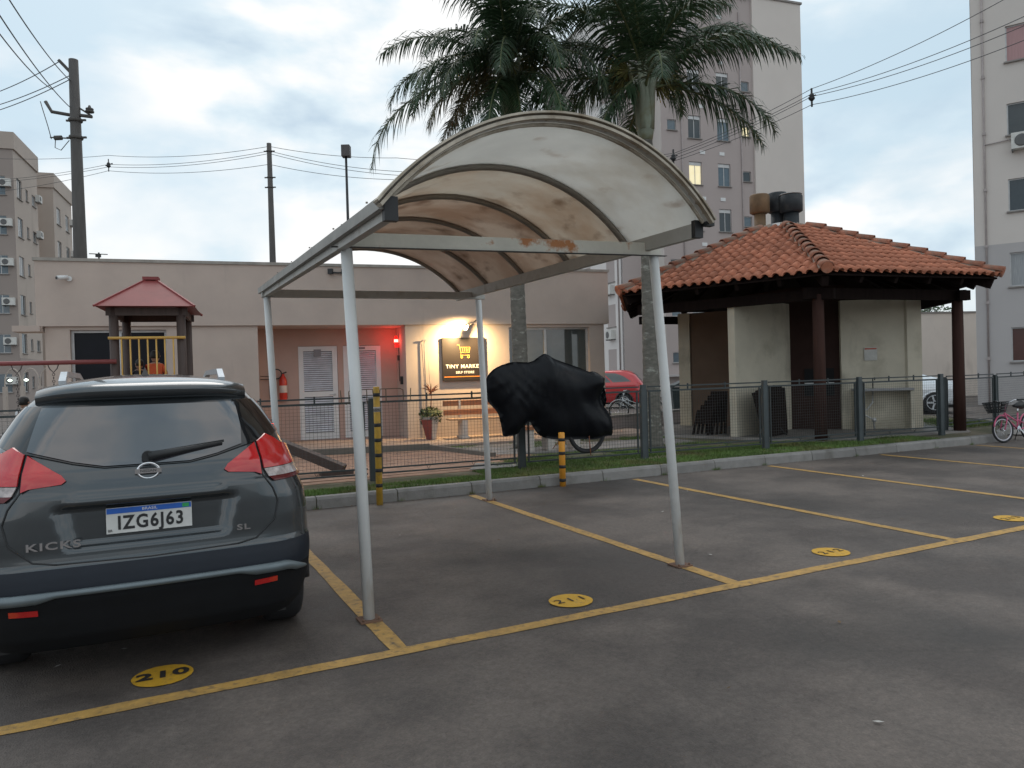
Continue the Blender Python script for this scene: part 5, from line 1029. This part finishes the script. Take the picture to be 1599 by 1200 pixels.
# small litter and dry leaves on the asphalt and along the kerb
random.seed(77); b = MB()
for k in range(420):
    if k < 70: x, y, z = random.uniform(-2, 14), random.uniform(1.5, 8.6), .009
    else: x = random.uniform(.5, 15.5); y = kerbY(x) - abs(random.gauss(0, .09)) - .02; z = .008
    a = random.uniform(0, 6.28); l = random.uniform(.006, .02) * (1.3 if k < 70 else 1); c_, s_ = math.cos(a) * l, math.sin(a) * l
    b.add([(x - c_, y - s_, z), (x + s_ * .5, y - c_ * .5, z + .004), (x + c_, y + s_, z + .006), (x - s_ * .5, y + c_ * .5, z + .002)], [(0, 1, 2, 3)], 0 if k < 40 else 1)
kind(b.build('litter', [mat('pale litter', (.5, .48, .45), .8), mat('dry leaf litter', (.14, .09, .05), .9, var=.4, vs=3)]), 'stuff')
b = MB()   # weeds and grass tufts growing from the kerb joints
for k in range(26):
    x = -10.2 + random.choice(range(10, 25)) + random.gauss(0, .03); y = kerbY(x) - .015
    for _ in range(random.randint(6, 26)): a = random.uniform(0, 6.28); l = random.uniform(.02, .07); dx = random.gauss(0, .03); b.add([(x + dx - .002, y, .001), (x + dx + .002, y, .001), (x + dx + math.cos(a) * l * .5, y - abs(math.sin(a)) * l * .6, l)], [(0, 1, 2)])
kind(b.build('kerb_weeds', grass_a), 'stuff')
# ================================================================ CARS
def lerp_tab(tab, z):
    if z <= tab[0][0]: return tab[0][1]
    for (a, u), (c, v) in zip(tab, tab[1:]):
        if z <= c: t = (z - a) / (c - a); t = t * t * (3 - 2 * t) if len(tab) < 0 else t; return u + (v - u) * t
    return tab[-1][1]
class Shape:
    def __init__(s, W, YR, YF, rc=.26, rf=.35, crown=.05, disp=None, top=1.59, L=4.3): s.W, s.YR, s.YF, s.rc, s.rf, s.crown, s.disp, s.top, s.L = W, YR, YF, rc, rf, crown, disp, top, L
    def pt(s, q, z, off=0):
        sg = -1 if q < 0 else 1; a = abs(q); w_ = lerp_tab(s.W, z); Rc = min(s.rc, w_ * .8); xr = w_ - Rc; yr = lerp_tab(s.YR, z)
        if a <= xr: x = a; y = yr + s.crown * (x / w_) ** 2; n = Vector((.0, -1, 0))
        elif a <= xr + Rc * PI / 2: th = (a - xr) / Rc; x = xr + Rc * math.sin(th); y = yr + s.crown * (min(x, w_) / w_) ** 2 + Rc * (1 - math.cos(th)); n = Vector((math.sin(th), -math.cos(th), 0))
        else: x = w_; y = yr + s.crown + Rc + (a - xr - Rc * PI / 2); n = Vector((1, 0, 0))
        if s.disp: y += s.disp(x, z) * max(0, -n.y)
        return Vector((sg * (x + n.x * off), y + n.y * off, z))
    def contour(s, z, nr=26, nc=9, ns=40):
        w_ = lerp_tab(s.W, z); Rc = min(s.rc, w_ * .8); xr = w_ - Rc; yr = lerp_tab(s.YR, z) + s.crown + Rc; yf = lerp_tab(s.YF, z); Rf = min(s.rf, w_ * .8); P = []
        for i in range(nr): P.append(s.pt(xr * i / nr, z))
        for i in range(nc + 1): P.append(s.pt(xr + Rc * PI / 2 * i / nc, z))
        for i in range(1, ns): t = i / ns; P.append(Vector((w_, yr + (yf - Rf - yr) * t, z)))
        for i in range(nc + 1): th = PI / 2 * i / nc; P.append(Vector((w_ - Rf + Rf * math.cos(th), yf - Rf + Rf * math.sin(th), z)))
        for i in range(1, 9): P.append(Vector(((w_ - Rf) * (1 - i / 8), yf + .06 * (i / 8), z)))
        return P
def car_body(sh, zl, mat_of, mats, parent, arches, ra, crown_roof=.02):
    b = MB(); rows = []
    for z in zl:
        P = sh.contour(z); rows.append(P + [Vector((-p.x, p.y, p.z)) for p in P[-2:0:-1]])
    n = len(rows[0]); vs = [p for r in rows for p in r]; b.v = [tuple(v) for v in vs]
    for i in range(len(zl) - 1):
        for k in range(n):
            c = (rows[i][k] + rows[i + 1][(k + 1) % n]) / 2
            if abs(c.x) > .55 and any((c.y - ay) ** 2 + (c.z - az) ** 2 < ra * ra for ay, az in arches): continue
            b.f.append((i * n + k, i * n + (k + 1) % n, (i + 1) * n + (k + 1) % n, (i + 1) * n + k)); b.m.append(mat_of(c)); b.sm.append(True)
    top_ = rows[-1]; ys = [p.y for p in top_]; cy = (min(ys) + max(ys)) / 2; prev = [(len(zl) - 1) * n + k for k in range(n)]
    for f_s in (.8, .55, .3, .1):
        o = len(b.v)
        for p in top_: b.v.append((p.x * f_s, cy + (p.y - cy) * f_s, p.z + crown_roof * (1 - f_s ** 2)))
        for k in range(n): b.f.append((prev[k], prev[(k + 1) % n], o + (k + 1) % n, o + k)); b.m.append(0); b.sm.append(True)
        prev = [o + k for k in range(n)]
    b.f.append(tuple(prev)); b.m.append(0); b.sm.append(True)
    b.f.append(tuple(range(n))[::-1]); b.m.append(len(mats) - 1); b.sm.append(False)
    return b.build('body', mats, parent)
def patch(sh, poly, off, m, name, parent, mx=.05, thick=.012, smooth=True):
    bm = bmesh.new(); v = [bm.verts.new((q, z, 0)) for q, z in poly]; bm.faces.new(v); bmesh.ops.triangulate(bm, faces=bm.faces[:])
    mx *= .6
    for _ in range(8):
        le = [e for e in bm.edges if e.calc_length() > mx]
        if not le: break
        bmesh.ops.subdivide_edges(bm, edges=le, cuts=1); bmesh.ops.triangulate(bm, faces=[f for f in bm.faces if len(f.verts) > 3])
    bmesh.ops.recalc_face_normals(bm, faces=bm.faces[:]); bm.verts.index_update(); vs = [sh.pt(v.co.x, v.co.y, off) for v in bm.verts]; fs = [tuple(v.index for v in f.verts) for f in bm.faces]
    if sum((f.normal.z for f in bm.faces)) < 0: fs = [f[::-1] for f in fs]
    be = [(e.verts[0].index, e.verts[1].index) for e in bm.edges if e.is_boundary]; o = len(vs); inn = [sh.pt(v.co.x, v.co.y, off - thick) for v in bm.verts]; bm.free()
    b = MB(); b.add(vs + inn + vs, fs + [(2 * o + a, 2 * o + c, o + c, o + a) for a, c in be], 0, False); ob = b.build(name, m, parent)
    ob.data.polygons.foreach_set('use_smooth', [i < len(fs) and smooth for i in range(len(ob.data.polygons))]); return ob
def seam(sh, pts, r, m, name, parent, off=.001):
    P = []
    for (a, c) in zip(pts, pts[1:]):
        for i in range(6): t = i / 6; P.append(sh.pt(a[0] + (c[0] - a[0]) * t, a[1] + (c[1] - a[1]) * t, off))
    P.append(sh.pt(*pts[-1], off)); b = MB(); b.tube(P, r, 5); return b.build(name, m, parent)
def wheel_mesh(r, wd, rimc):
    b = MB(); b.lathe((0, 0, 0), [(r * .62, -wd / 2), (r * .93, -wd / 2), (r, -wd / 2 + .03), (r, wd / 2 - .03), (r * .93, wd / 2), (r * .62, wd / 2)], 32, axis='x')
    q = MB(); q.lathe((0, 0, 0), [(r * .63, -wd / 2 + .01), (r * .66, -wd / 2 - .004), (r * .60, -wd / 2 - .004), (r * .56, -wd / 2 + .05), (r * .1, -wd / 2 + .04), (.0, -wd / 2 + .03)], 28, axis='x')
    for k in range(5): a = k * 2 * PI / 5; q.bar((-wd / 2 + .01, math.cos(a) * .03, math.sin(a) * .03), (-wd / 2 + .01, math.cos(a) * r * .6, math.sin(a) * r * .6), .05, .03, up=Vector((1, 0, 0)))
    return b.mesh('wheel', tyre_m), q.mesh('rim', rimc)
def wheels(parent, ys, x, r, wd, rimc=silver):
    tm, rm = wheel_mesh(r, wd, rimc)
    for y in ys:
        for sx in (-1, 1): w_ = put('wheel', tm, parent, (sx * x, y, r)); w_.rotation_euler.z = 0 if sx < 0 else PI; put('rim', rm, w_, (0, 0, 0))
def flare(parent, y, z, ra, x, m):
    for sx in (-1, 1):
        b = MB(); pts = [(sx * x, y + ra * math.cos(a), z + ra * math.sin(a)) for a in [PI * (.0 + 1.0 * i / 20) for i in range(21)]]; b.tube(pts, .032, 6); b.lathe((sx * (x - .3), y, z), [(ra + .02, 0), (ra + .02, sx * .28)], 24, axis='x') if False else None; b.build('wheel_arch', m, parent)
        b = MB(); b.lathe((sx * .45, y, z), [(ra - .08, 0), (.0, .01 * sx)], 20, axis='x'); b.build('arch_liner', black_pl, parent)

paint = mat('dark grey car paint', (.054, .062, .068), .24, metal=.55, var=.03, coat=1.0, ior=1.5)
cglass = mat('car rear glass', (.03, .03, .036), .03, ior=1.9, coat=1.0, var=.0); cblk = mat('gloss black panel', (.008, .009, .011), .08, coat=.5)
lampr = mat('tail lamp red', (.50, .010, .012), .16, coat=1.0, var=.1, vs=12); lampw = mat('tail lamp clear', (.42, .36, .35), .14, coat=1.0, var=.5, vs=26); lampd = mat('lamp rim dark red', (.10, .008, .01), .25)
def kdisp(x, z):
    def ss(a, c, v): t = max(0, min(1, (v - a) / (c - a))); return t * t * (3 - 2 * t)
    hw = .335 + (z - .75) * .22
    rec = ss(.735, .76, z) * (1 - ss(.935, .945, z)) * (1 - ss(hw, hw + .05, x)); lip = ss(.945, .955, z) * (1 - ss(.985, 1.01, z)) * (1 - ss(.33, .38, x))
    sh_ = ss(1.005, 1.02, z) * (1 - ss(1.03, 1.10, z)) * ss(.30, .5, x) * .012
    return .042 * rec - .022 * lip + sh_ + .02 * ss(.665, .66, z) * 0
SK = Shape(W=[(.22, .77), (.3, .81), (.42, .835), (.6, .850), (.8, .848), (.92, .832), (1.0, .798), (1.06, .772), (1.12, .750), (1.18, .735), (1.22, .722), (1.30, .685), (1.40, .63), (1.48, .57), (1.53, .52), (1.56, .46), (1.58, .40)],
           YR=[(.22, .16), (.30, .08), (.38, .045), (.45, .02), (.50, .0), (.56, .0), (.62, .015), (.655, .035), (.67, .05), (.72, .055), (.90, .06), (1.0, .065), (1.06, .085), (1.12, .11), (1.16, .145), (1.25, .215), (1.35, .29), (1.45, .37), (1.51, .44), (1.55, .54), (1.565, .62), (1.58, .74)],
           YF=[(.22, 4.15), (.4, 4.28), (.6, 4.29), (.75, 4.22), (.9, 4.05), (1.0, 3.7), (1.06, 3.25), (1.2, 3.0), (1.4, 2.62), (1.52, 2.3), (1.56, 2.1), (1.575, 1.95)], disp=kdisp, rc=.27)
suv = thing('parked_car', (.0, 4.2, 0), 'dark grey SUV parked in bay 210 seen from behind at the left', 'car')
zl = [.22 + .015 * i for i in range(90)] + [1.565, 1.58]; zl = sorted(set(round(z, 4) for z in zl if z <= 1.58))
car_body(SK, zl, lambda c: 1 if c.z < .52 else (2 if c.z < .652 and c.y < .5 else 0), [paint, mat('bumper plastic', (.010, .011, .013), .7, spec=.2), mat('bumper dark reflection', (.009, .013, .021), .5, spec=.3), black_pl], suv, [(.84, .34), (3.45, .34)], .385, .04)  # band above the plastic: reflection of dark ground put into the body colour
wheels(suv, (.84, 3.45), .742, .335, .215); flare(suv, .84, .34, .395, .838, black_pl); flare(suv, 3.45, .34, .395, .838, black_pl)
b = MB(); b.box(-.7, .7, .3, 4.0, .2, .5); b.build('underbody', black_pl, suv)
# rear glass band: black surround, then the pane
patch(SK, [(-.50, 1.446), (-.70, 1.446), (-.86, 1.40), (-.93, 1.30), (-.86, 1.258), (-.72, 1.245), (-.52, 1.205), (-.34, 1.155), (-.2, 1.128), (.2, 1.128), (.34, 1.155), (.52, 1.205), (.72, 1.245), (.86, 1.258), (.93, 1.30), (.86, 1.40), (.70, 1.446), (.50, 1.446)], .008, cblk, 'glass_surround', suv, .05)
patch(SK, [(-.50, 1.438), (-.53, 1.30), (-.545, 1.225), (-.34, 1.165), (-.2, 1.137), (.2, 1.137), (.34, 1.165), (.47, 1.205), (.475, 1.30), (.46, 1.438)], .014, cglass, 'rear_window', suv, .05)
for sg in (-1, 1):
    patch(SK, [(sg * q, z) for q, z in [(1.12, 1.20), (1.10, 1.30), (1.16, 1.43), (1.9, 1.47), (2.9, 1.45), (3.3, 1.15), (1.5, 1.13)]], .004, cblk, 'side_window', suv, .08)
    inner = [(.37, 1.078), (.39, 1.105), (.54, 1.205), (.556, 1.12), (.563, 1.034), (.53, 1.048), (.39, 1.062)]
    patch(SK, [(sg * q, z) for q, z in inner], .012, lampr, 'tail_lamp', suv, .04)
    outer = [(.553, 1.210), (.615, 1.246), (.66, 1.225), (.72, 1.19), (.93, 1.155), (.95, 1.073), (.575, 1.066), (.568, 1.12)]
    o = patch(SK, [(sg * q, z) for q, z in outer], .020, lampr, 'tail_lamp', suv, .04)
    patch(SK, [(sg * q, z) for q, z in [(.578, 1.062), (.95, 1.070), (.945, 1.018), (.60, 1.018)]], .016, lampw, 'reversing_lens', o, .04)
    patch(SK, [(sg * q, z) for q, z in [(.598, 1.018), (.945, 1.018), (.94, 1.000), (.63, .992)]], .014, lampd, 'lamp_rim', o, .04)
    seam(SK, [(sg * .547, 1.207), (sg * .568, 1.03), (sg * .62, .955), (sg * .645, .88), (sg * .62, .78), (sg * .52, .69), (sg * .42, .672)], .0045, black_pl, 'tailgate_gap', suv)
    patch(SK, [(sg * q, z) for q, z in [(.50, .468), (.62, .475), (.62, .445), (.50, .438)]], .008, lampr, 'reflector', suv, .05)
seam(SK, [(-.42, .672), (0, .664), (.42, .672)], .0045, black_pl, 'tailgate_gap', suv)
b = MB(); n = 60; vs = []
for i in range(n + 1):
    q = -.80 + 1.6 * i / n; e_ = abs(q) / .80; zt = .553 - .05 * max(0, e_ - .85) / .15; zb = zt - .048 + .03 * max(0, e_ - .9) / .1
    if abs(q) < .42: zb = zt - .028
    elif abs(q) < .5: zb = zt - .028 - .02 * (abs(q) - .42) / .08
    vs += [SK.pt(q, zb, .0), SK.pt(q, zb, .024), SK.pt(q, (zb + zt) / 2, .030), SK.pt(q, zt, .022), SK.pt(q, zt, .0)]
b.add(vs, [(i * 5 + k, i * 5 + 5 + k, i * 5 + 6 + k, i * 5 + 1 + k) for i in range(n) for k in range(4)], 0, True); b.build('bumper_strip', mat('bumper skid strip', (.15, .18, .195), .38, metal=.4), suv)
# spoiler
b = MB(); vs = []; n = 24
for i in range(n + 1):
    x = -.535 + 1.07 * i / n; c = (x / .535) ** 2; dz = -.030 * c * c; dy = .14 * c * c + .03 * c
    for y, z in ((.80, 1.600 - .045 * c), (.58, 1.588 - .015 * c), (.42, 1.562), (.335, 1.532), (.330, 1.518), (.345, 1.486), (.40, 1.462), (.52, 1.48)): vs.append((x, y + dy, z + dz))
b.add(vs, [(i * 8 + k, i * 8 + k + 1, i * 8 + 9 + k, i * 8 + 8 + k) for i in range(n) for k in range(7)], 0, True); b.add([vs[k] for k in range(8)], [tuple(range(8))]); b.add([vs[n * 8 + k] for k in range(8)], [tuple(range(8))[::-1]]); b.build('spoiler', paint, suv)
for sg in (-1, 1):
    b = MB(); [b.bar(p_, q_, .035, .035) for p_, q_ in (((sg * .42, .66, 1.565), (sg * .435, .98, 1.622)), ((sg * .435, .98, 1.622), (sg * .46, 2.3, 1.632)), ((sg * .46, 2.3, 1.632), (sg * .45, 2.7, 1.56)))]; b.build('roof_rail', silver, suv)
b = MB(); b.add([(-.03, 1.0, 1.588), (.03, 1.0, 1.588), (.02, 1.18, 1.588), (-.02, 1.18, 1.588), (0, 1.03, 1.66), (0, 1.1, 1.65)], [(0, 1, 4), (1, 2, 5, 4), (2, 3, 5), (3, 0, 4, 5)]); b.build('antenna_fin', cblk, suv)
# wiper
A_, B_ = SK.pt(-.0, 1.17, .03), SK.pt(.37, 1.215, .022); b = MB(); b.tube([A_, A_.lerp(B_, .3), B_], [.026, .02, .008], 8); b.bar(SK.pt(.0, 1.185, .02), SK.pt(.38, 1.225, .014), .012, .012); b.lathe(tuple(A_ + Vector((0, .02, 0))), [(.03, -.03), (.03, .02)], 12, axis='y'); b.build('wiper', black_pl, suv)
# plate
pl = MB(); pl.box(-.20, .20, -.006, .006, -.065, .065); P_ = pl.build('number_plate', mat('plate white', (.62, .62, .60), .4), suv, loc=(.0, SK.pt(0, .855).y - .012, .857))
b = MB(); b.box(-.197, .197, -.0085, -.006, .036, .063); b.build('plate_band', mat('plate blue', (.02, .12, .50), .4), P_)
b = MB(); b.box(.155, .187, -.0105, -.0085, .040, .060); b.build('plate_flag', mat('flag green', (.03, .35, .10), .5), P_)
text('plate_lettering', 'BRASIL', .02, sign_w, P_, Matrix.Translation((0, -.0095, .050)) @ STAND, .0006, 0, 1.2)
text('plate_lettering', 'IZG6J63', .096, mat('plate ink', (.02, .02, .022), .5), P_, Matrix.Translation((.005, -.0075, -.016)) @ STAND, .0008, .0026, .84, 1.16)
text('plate_lettering', 'BR', .018, mat('plate ink', (.02, .02, .022), .5), P_, Matrix.Translation((-.183, -.0075, -.05)) @ STAND, .0006, 0, 1)
text('model_badge', 'KICKS', .052, chrome, suv, Matrix.Translation((-.43, SK.pt(-.43, .765).y - .004, .765)) @ STAND, .003, .0012, 1.5, 1.15)
text('model_badge', 'SL', .042, chrome, suv, Matrix.Translation((.455, SK.pt(.45, .757).y - .004, .757)) @ STAND, .003, .001, 1.6, 1.15)
ey = SK.pt(0, 1.095).y; b = MB(); n = 32; vs = []
for k in range(n):
    a = 2 * PI * k / n
    for rr, yy in ((.050, 0), (.050, -.012), (.040, -.012), (.040, 0)): vs.append((rr * 1.12 * math.cos(a), ey - .002 + yy, 1.10 + rr * .88 * math.sin(a)))
b.add(vs, [(k * 4 + j, ((k + 1) % n) * 4 + j, ((k + 1) % n) * 4 + (j + 1) % 4, k * 4 + (j + 1) % 4) for k in range(n) for j in range(4)], 0, True); b.box(-.062, .062, ey - .018, ey - .004, 1.088, 1.112)
em = b.build('emblem', chrome, suv); text('emblem_lettering', 'NISSAN', .019, mat('plate ink', (.02, .02, .022), .5), em, Matrix.Translation((0, ey - .019, 1.10)) @ STAND, .0006, .0003, 1.15, 1.05)
b = MB(); b.tube([(-.9, 2.95, 1.12), (-.98, 2.95, 1.15)], .03, 6); b.box(-1.03, -.90, 2.86, 2.98, 1.07, 1.2); b.tube([(.9, 2.95, 1.12), (.98, 2.95, 1.15)], .03, 6); b.box(.9, 1.03, 2.86, 2.98, 1.07, 1.2); b.build('wing_mirror', paint, suv)
seam(SK, [(-.99, 1.255), (-.9, 1.25)], .004, silver, 'trim', suv); seam(SK, [(.99, 1.255), (1.2, 1.20), (1.6, 1.14), (3.2, 1.12)], .007, silver, 'window_trim', suv); seam(SK, [(-.99, 1.255), (-1.2, 1.20), (-1.6, 1.14), (-3.2, 1.12)], .007, silver, 'window_trim', suv)

def simple_car(loc, rz, lab, col, H=1.5, name='parked_car', fast=False, grp=None):
    t = thing(name, loc, lab, 'car', grp, rz=rz); k = H / 1.5
    if fast: Wt = [(.2, .8), (.4, .9), (.7, .91), (.85, .88), (.95, .80), (1.1, .70), (1.25, .60), (1.33, .48)]; YR = [(.2, .12), (.4, .02), (.6, 0), (.85, .02), (.93, .18), (1.02, .7), (1.15, 1.15), (1.27, 1.6), (1.33, 1.9)]; YF = [(.2, 4.3), (.5, 4.45), (.7, 4.3), (.85, 3.7), (.95, 3.1), (1.15, 2.75), (1.28, 2.4), (1.33, 2.25)]; zt = 1.33
    else: Wt = [(.2, .78), (.4, .83), (.7, .84), (.9, .81), (1.05, .74), (1.3, .64), (1.42, .56), (1.47, .45)]; YR = [(.2, .1), (.4, .01), (.7, 0), (.95, .05), (1.1, .16), (1.3, .34), (1.42, .55), (1.47, .72)]; YF = [(.2, 3.75), (.5, 3.85), (.7, 3.75), (.85, 3.4), (.95, 2.95), (1.1, 2.7), (1.35, 2.25), (1.43, 2.0), (1.47, 1.8)]; zt = 1.47
    sh = Shape([(z * k, v) for z, v in Wt], [(z * k, v) for z, v in YR], [(z * k, v) for z, v in YF], rc=.3)
    L_ = 4.4 if fast else 3.8; ay = (.85, L_ - .8); n = 34; zl = [(.2 + (zt - .2) * i / n) * k for i in range(n + 1)]
    pm_ = mat('car paint ' + lab[:12], col, .25, metal=.2, coat=1, var=.02); car_body(sh, zl, lambda c: 1 if c.z < .27 else 0, [pm_, black_pl, black_pl], t, [(y, .32) for y in ay], .36); wheels(t, ay, .72 if not fast else .79, .31 if not fast else .35, .2)
    for y in ay: flare(t, y, .32, .365, .83 if not fast else .89, black_pl if not fast else pm_)
    b = MB(); b.box(-.65, .65, .3, L_ - .4, .18, .5); b.build('underbody', black_pl, t)
    for sg in (-1, 1):
        if fast: wp_ = [[(1.75, .97), (2.1, 1.15), (2.9, 1.22), (3.4, 1.12), (3.75, .99)]]
        else: wp_ = [[(1.0, 1.03), (1.06, 1.22), (1.2, 1.36), (1.75, 1.38), (1.8, 1.01)], [(1.87, 1.01), (1.82, 1.38), (2.4, 1.38), (2.95, 1.25), (3.2, 1.0)]]
        for P in wp_: patch(sh, [(sg * q, z * k) for q, z in P], .006, shop_glass, 'side_window', t, .1)
        patch(sh, [(sg * q, z * k) for q, z in ([(.5, .76), (.95, .78), (.95, .66), (.5, .66)] if fast else [(.56, .7), (.56, .98), (.80, 1.0), (.86, .72)])], .012, lampr, 'tail_lamp', t, .06)
    patch(sh, [(q, z * k) for q, z in ([(-.5, .98), (.5, .98), (.42, 1.24), (-.42, 1.24)] if fast else [(-.5, 1.08), (.5, 1.08), (.42, 1.36), (-.42, 1.36)])], .008, shop_glass, 'rear_window', t, .07)
    b = MB(); b.box(-.2, .2, -.012, .02, .6, .72); b.build('number_plate', lab_w, t); return t
def cw(px, Z): x = (px - 800) / FPX * Z; return (math.cos(YAW) * x + math.sin(YAW) * Z, -math.sin(YAW) * x + math.cos(YAW) * Z)
# headings: +y local is the front of the car; both point to the left of the picture
HL = math.atan2(-math.cos(YAW) * -1, 1) if False else None
def heading(dx, dz): X = math.cos(YAW) * dx + math.sin(YAW) * dz; Y = -math.sin(YAW) * dx + math.cos(YAW) * dz; return math.atan2(-X, Y)
p = cw(1008, 32); simple_car((p[0], p[1], 0), heading(-1, .25), 'red hatchback parked beyond the lawn right of the market building', (.50, .03, .035), 1.66)
p = cw(1496, 23); simple_car((p[0], p[1], 0), heading(-1, .3), 'silver white coupe parked between the gazebo and the far beige wall', (.80, .84, .88), 1.62, fast=True)
p = cw(1066, 24); t = thing('waste_container', (p[0], p[1], 0), 'dark wheeled waste container with open lid left of the gazebo', 'bin', rz=-YAW)
b = MB(); b.add([(-.34, -.3, .12), (.34, -.3, .12), (.34, .3, .12), (-.34, .3, .12), (-.42, -.38, 1.0), (.42, -.38, 1.0), (.42, .38, 1.0), (-.42, .38, 1.0)], [(3, 2, 1, 0), (0, 1, 5, 4), (1, 2, 6, 5), (2, 3, 7, 6), (3, 0, 4, 7), (4, 5, 6, 7)]); b.build('bin_body', mat('bin dark', (.03, .045, .055), .5), t)
b = MB(); b.bar((-.4, 0, 1.03), (.3, 0, 1.32), .8, .05); b.build('lid', mat('bin dark', (.03, .045, .055), .5), t)
for x in (-.28, .28): b = MB(); b.lathe((x, -.3, .1), [(.1, -.03), (.1, .03)], 12, axis='x'); b.build('wheel', tyre_m, t)

# ================================================================ BICYCLES
def bicycle(loc, rz, lab, m, wr=.24, basket=True, steer=0., rimm=rimw, lean=0):
    t = thing('bicycle', loc, lab, 'bicycle', rz=rz); t.rotation_euler.x = lean; wb = wr * 3.5
    for y0, st in ((0, steer), (wb, 0)):
        b = MB(); b.torus((0, 0, 0), wr - .018, .02, (0, 1, 0), 36, 8); o = b.build('wheel', tyre_m, t, loc=(y0, 0, wr)); o.rotation_euler.z = st
        b = MB(); b.torus((0, 0, 0), wr - .046, .012, (0, 1, 0), 36, 6); b.build('rim', rimm, o)
        b = MB(); b.tube([(0, -.04, 0), (0, .04, 0)], .018, 8)
        for k in range(20): a = k * PI / 10; b.tube([(0, .018 * (-1) ** k, 0), (math.cos(a) * (wr - .05), 0, math.sin(a) * (wr - .05))], .0013, 4)
        b.build('spokes', chrome, o)
    hd = Vector((.13, 0, wr * 2.25)); bb = Vector((wb * .58, 0, wr * .95)); st_ = Vector((wb * .66, 0, wr * 2.2)); rw = Vector((wb, 0, wr)); b = MB()
    for p, q, r in ((hd + Vector((0, 0, -.07)), bb, .017), (hd, bb.lerp(st_, .45), .014), (bb, st_, .015), (bb + Vector((0, .03, 0)), rw + Vector((0, .05, 0)), .009), (bb - Vector((0, .03, 0)), rw - Vector((0, .05, 0)), .009), (bb.lerp(st_, .6), rw + Vector((0, .05, 0)), .009), (bb.lerp(st_, .6), rw - Vector((0, .05, 0)), .009)): b.tube([p, q], r, 8)
    b.build('frame', m, t)
    b = MB(); ca, sa = math.cos(steer), math.sin(steer)
    for sy in (-1, 1): b.tube([hd + Vector((0, 0, .02)), hd + Vector((-.03 - sa * 0, sy * .045, -.12)), Vector((-sa * .05 * sy, sy * .05 * ca, wr))], .011, 8)
    b.tube([hd, hd + Vector((.04, 0, .16))], .014, 8); b.build('fork', m, t)
    hb = hd + Vector((.04, 0, .16)); b = MB(); b.tube([hb + Vector((.10, -.24, .08)), hb + Vector((.03, -.16, .08)), hb + Vector((-.02, -.05, .02)), hb + Vector((-.02, .05, .02)), hb + Vector((.03, .16, .08)), hb + Vector((.10, .24, .08))], .011, 8); o = b.build('handlebar', chrome, t)
    b = MB(); [b.tube([hb + Vector((.05, sy * .19, .08)), hb + Vector((.13, sy * .28, .08))], .017, 8) for sy in (-1, 1)]; b.build('grip', black_pl, o)
    b = MB(); s_ = st_ + Vector((.02, 0, .12)); b.tube([st_, s_], .013, 8); b.lathe((0, 0, 0), [(.02, -.12), (.035, -.06), (.07, .04), (.085, .1), (.05, .13)], 10, axis='x'); 
    b.v = b.v; o = b.build('seat', black_pl, t); 
    b2 = MB(); b2.tube([s_ + Vector((-.13, 0, .02)), s_ + Vector((0, 0, .025)), s_ + Vector((.11, 0, .03))], [.025, .05, .085], 10); b2.build('saddle', black_pl, t); o.data = MB().tube([st_ - Vector((0, 0, .02)), s_], .013, 8).mesh('seat_post', chrome); o.name = 'seat_post'
    b = MB(); b.lathe(tuple(bb), [(.06, -.035), (.06, -.03)], 18, axis='y'); b.bar(bb + Vector((0, -.05, 0)), bb + Vector((.10, -.06, -.10)), .015, .02); b.bar(bb + Vector((0, .05, 0)), bb + Vector((-.10, .06, .10)), .015, .02); b.box(bb.x + .07, bb.x + .14, -.15, -.07, bb.z - .12, bb.z - .1); b.box(bb.x - .14, bb.x - .07, .07, .15, bb.z + .09, bb.z + .11); b.build('cranks', chrome, t)
    for y0 in (0, wb):
        b = MB(); b.tube([(y0 + (wr + .03) * math.cos(a), 0, wr + (wr + .03) * math.sin(a)) for a in [R(20 + 12 * i) for i in range(13)]], .014, 6); b.build('mudguard', m, t)
    b = MB(); b.tube([(wb * .75, .06, wr * .95), (wb * .78, .16, .01)], .008, 6); b.build('stand', black_pl, t)
    if basket:
        b = MB(); c = hd + Vector((-.27, 0, .03)); n = 7
        for zz, s_ in ((0, .10), (.05, .115), (.10, .13), (.16, .145), (.19, .15)):
            q = [c + Vector((sx * s_ * .8, sy * s_ * 1.15, zz)) for sx, sy in ((-1, -1), (1, -1), (1, 1), (-1, 1), (-1, -1))]
            for i in range(4): b.bar(q[i], q[i + 1], .012 if zz < .18 else .02, .02)
        for i in range(n):
            u_f = -1 + 2 * i / (n - 1)
            for sx in (-1, 1): b.bar(c + Vector((sx * .08, u_f * .115, 0)), c + Vector((sx * .12, u_f * .172, .19)), .016, .008); b.bar(c + Vector((u_f * .08, sx * .115, 0)), c + Vector((u_f * .12, sx * .172, .19)), .016, .008)
        b.box(c.x - .08, c.x + .08, -.115, .115, c.z - .01, c.z + .004); b.build('basket', black_pl, t)
    return t
bicycle((14.50, 8.41, 0), R(2), 'small pink bicycle with black basket and white rims at the right kerb', pink, .245, True, R(-14), lean=R(-5))
p = cw(966, 23.5); bicycle((p[0], p[1], 0), -YAW, 'grey bicycle parked in front of the red hatchback beyond the lawn', silver, .32, False, 0, chrome)
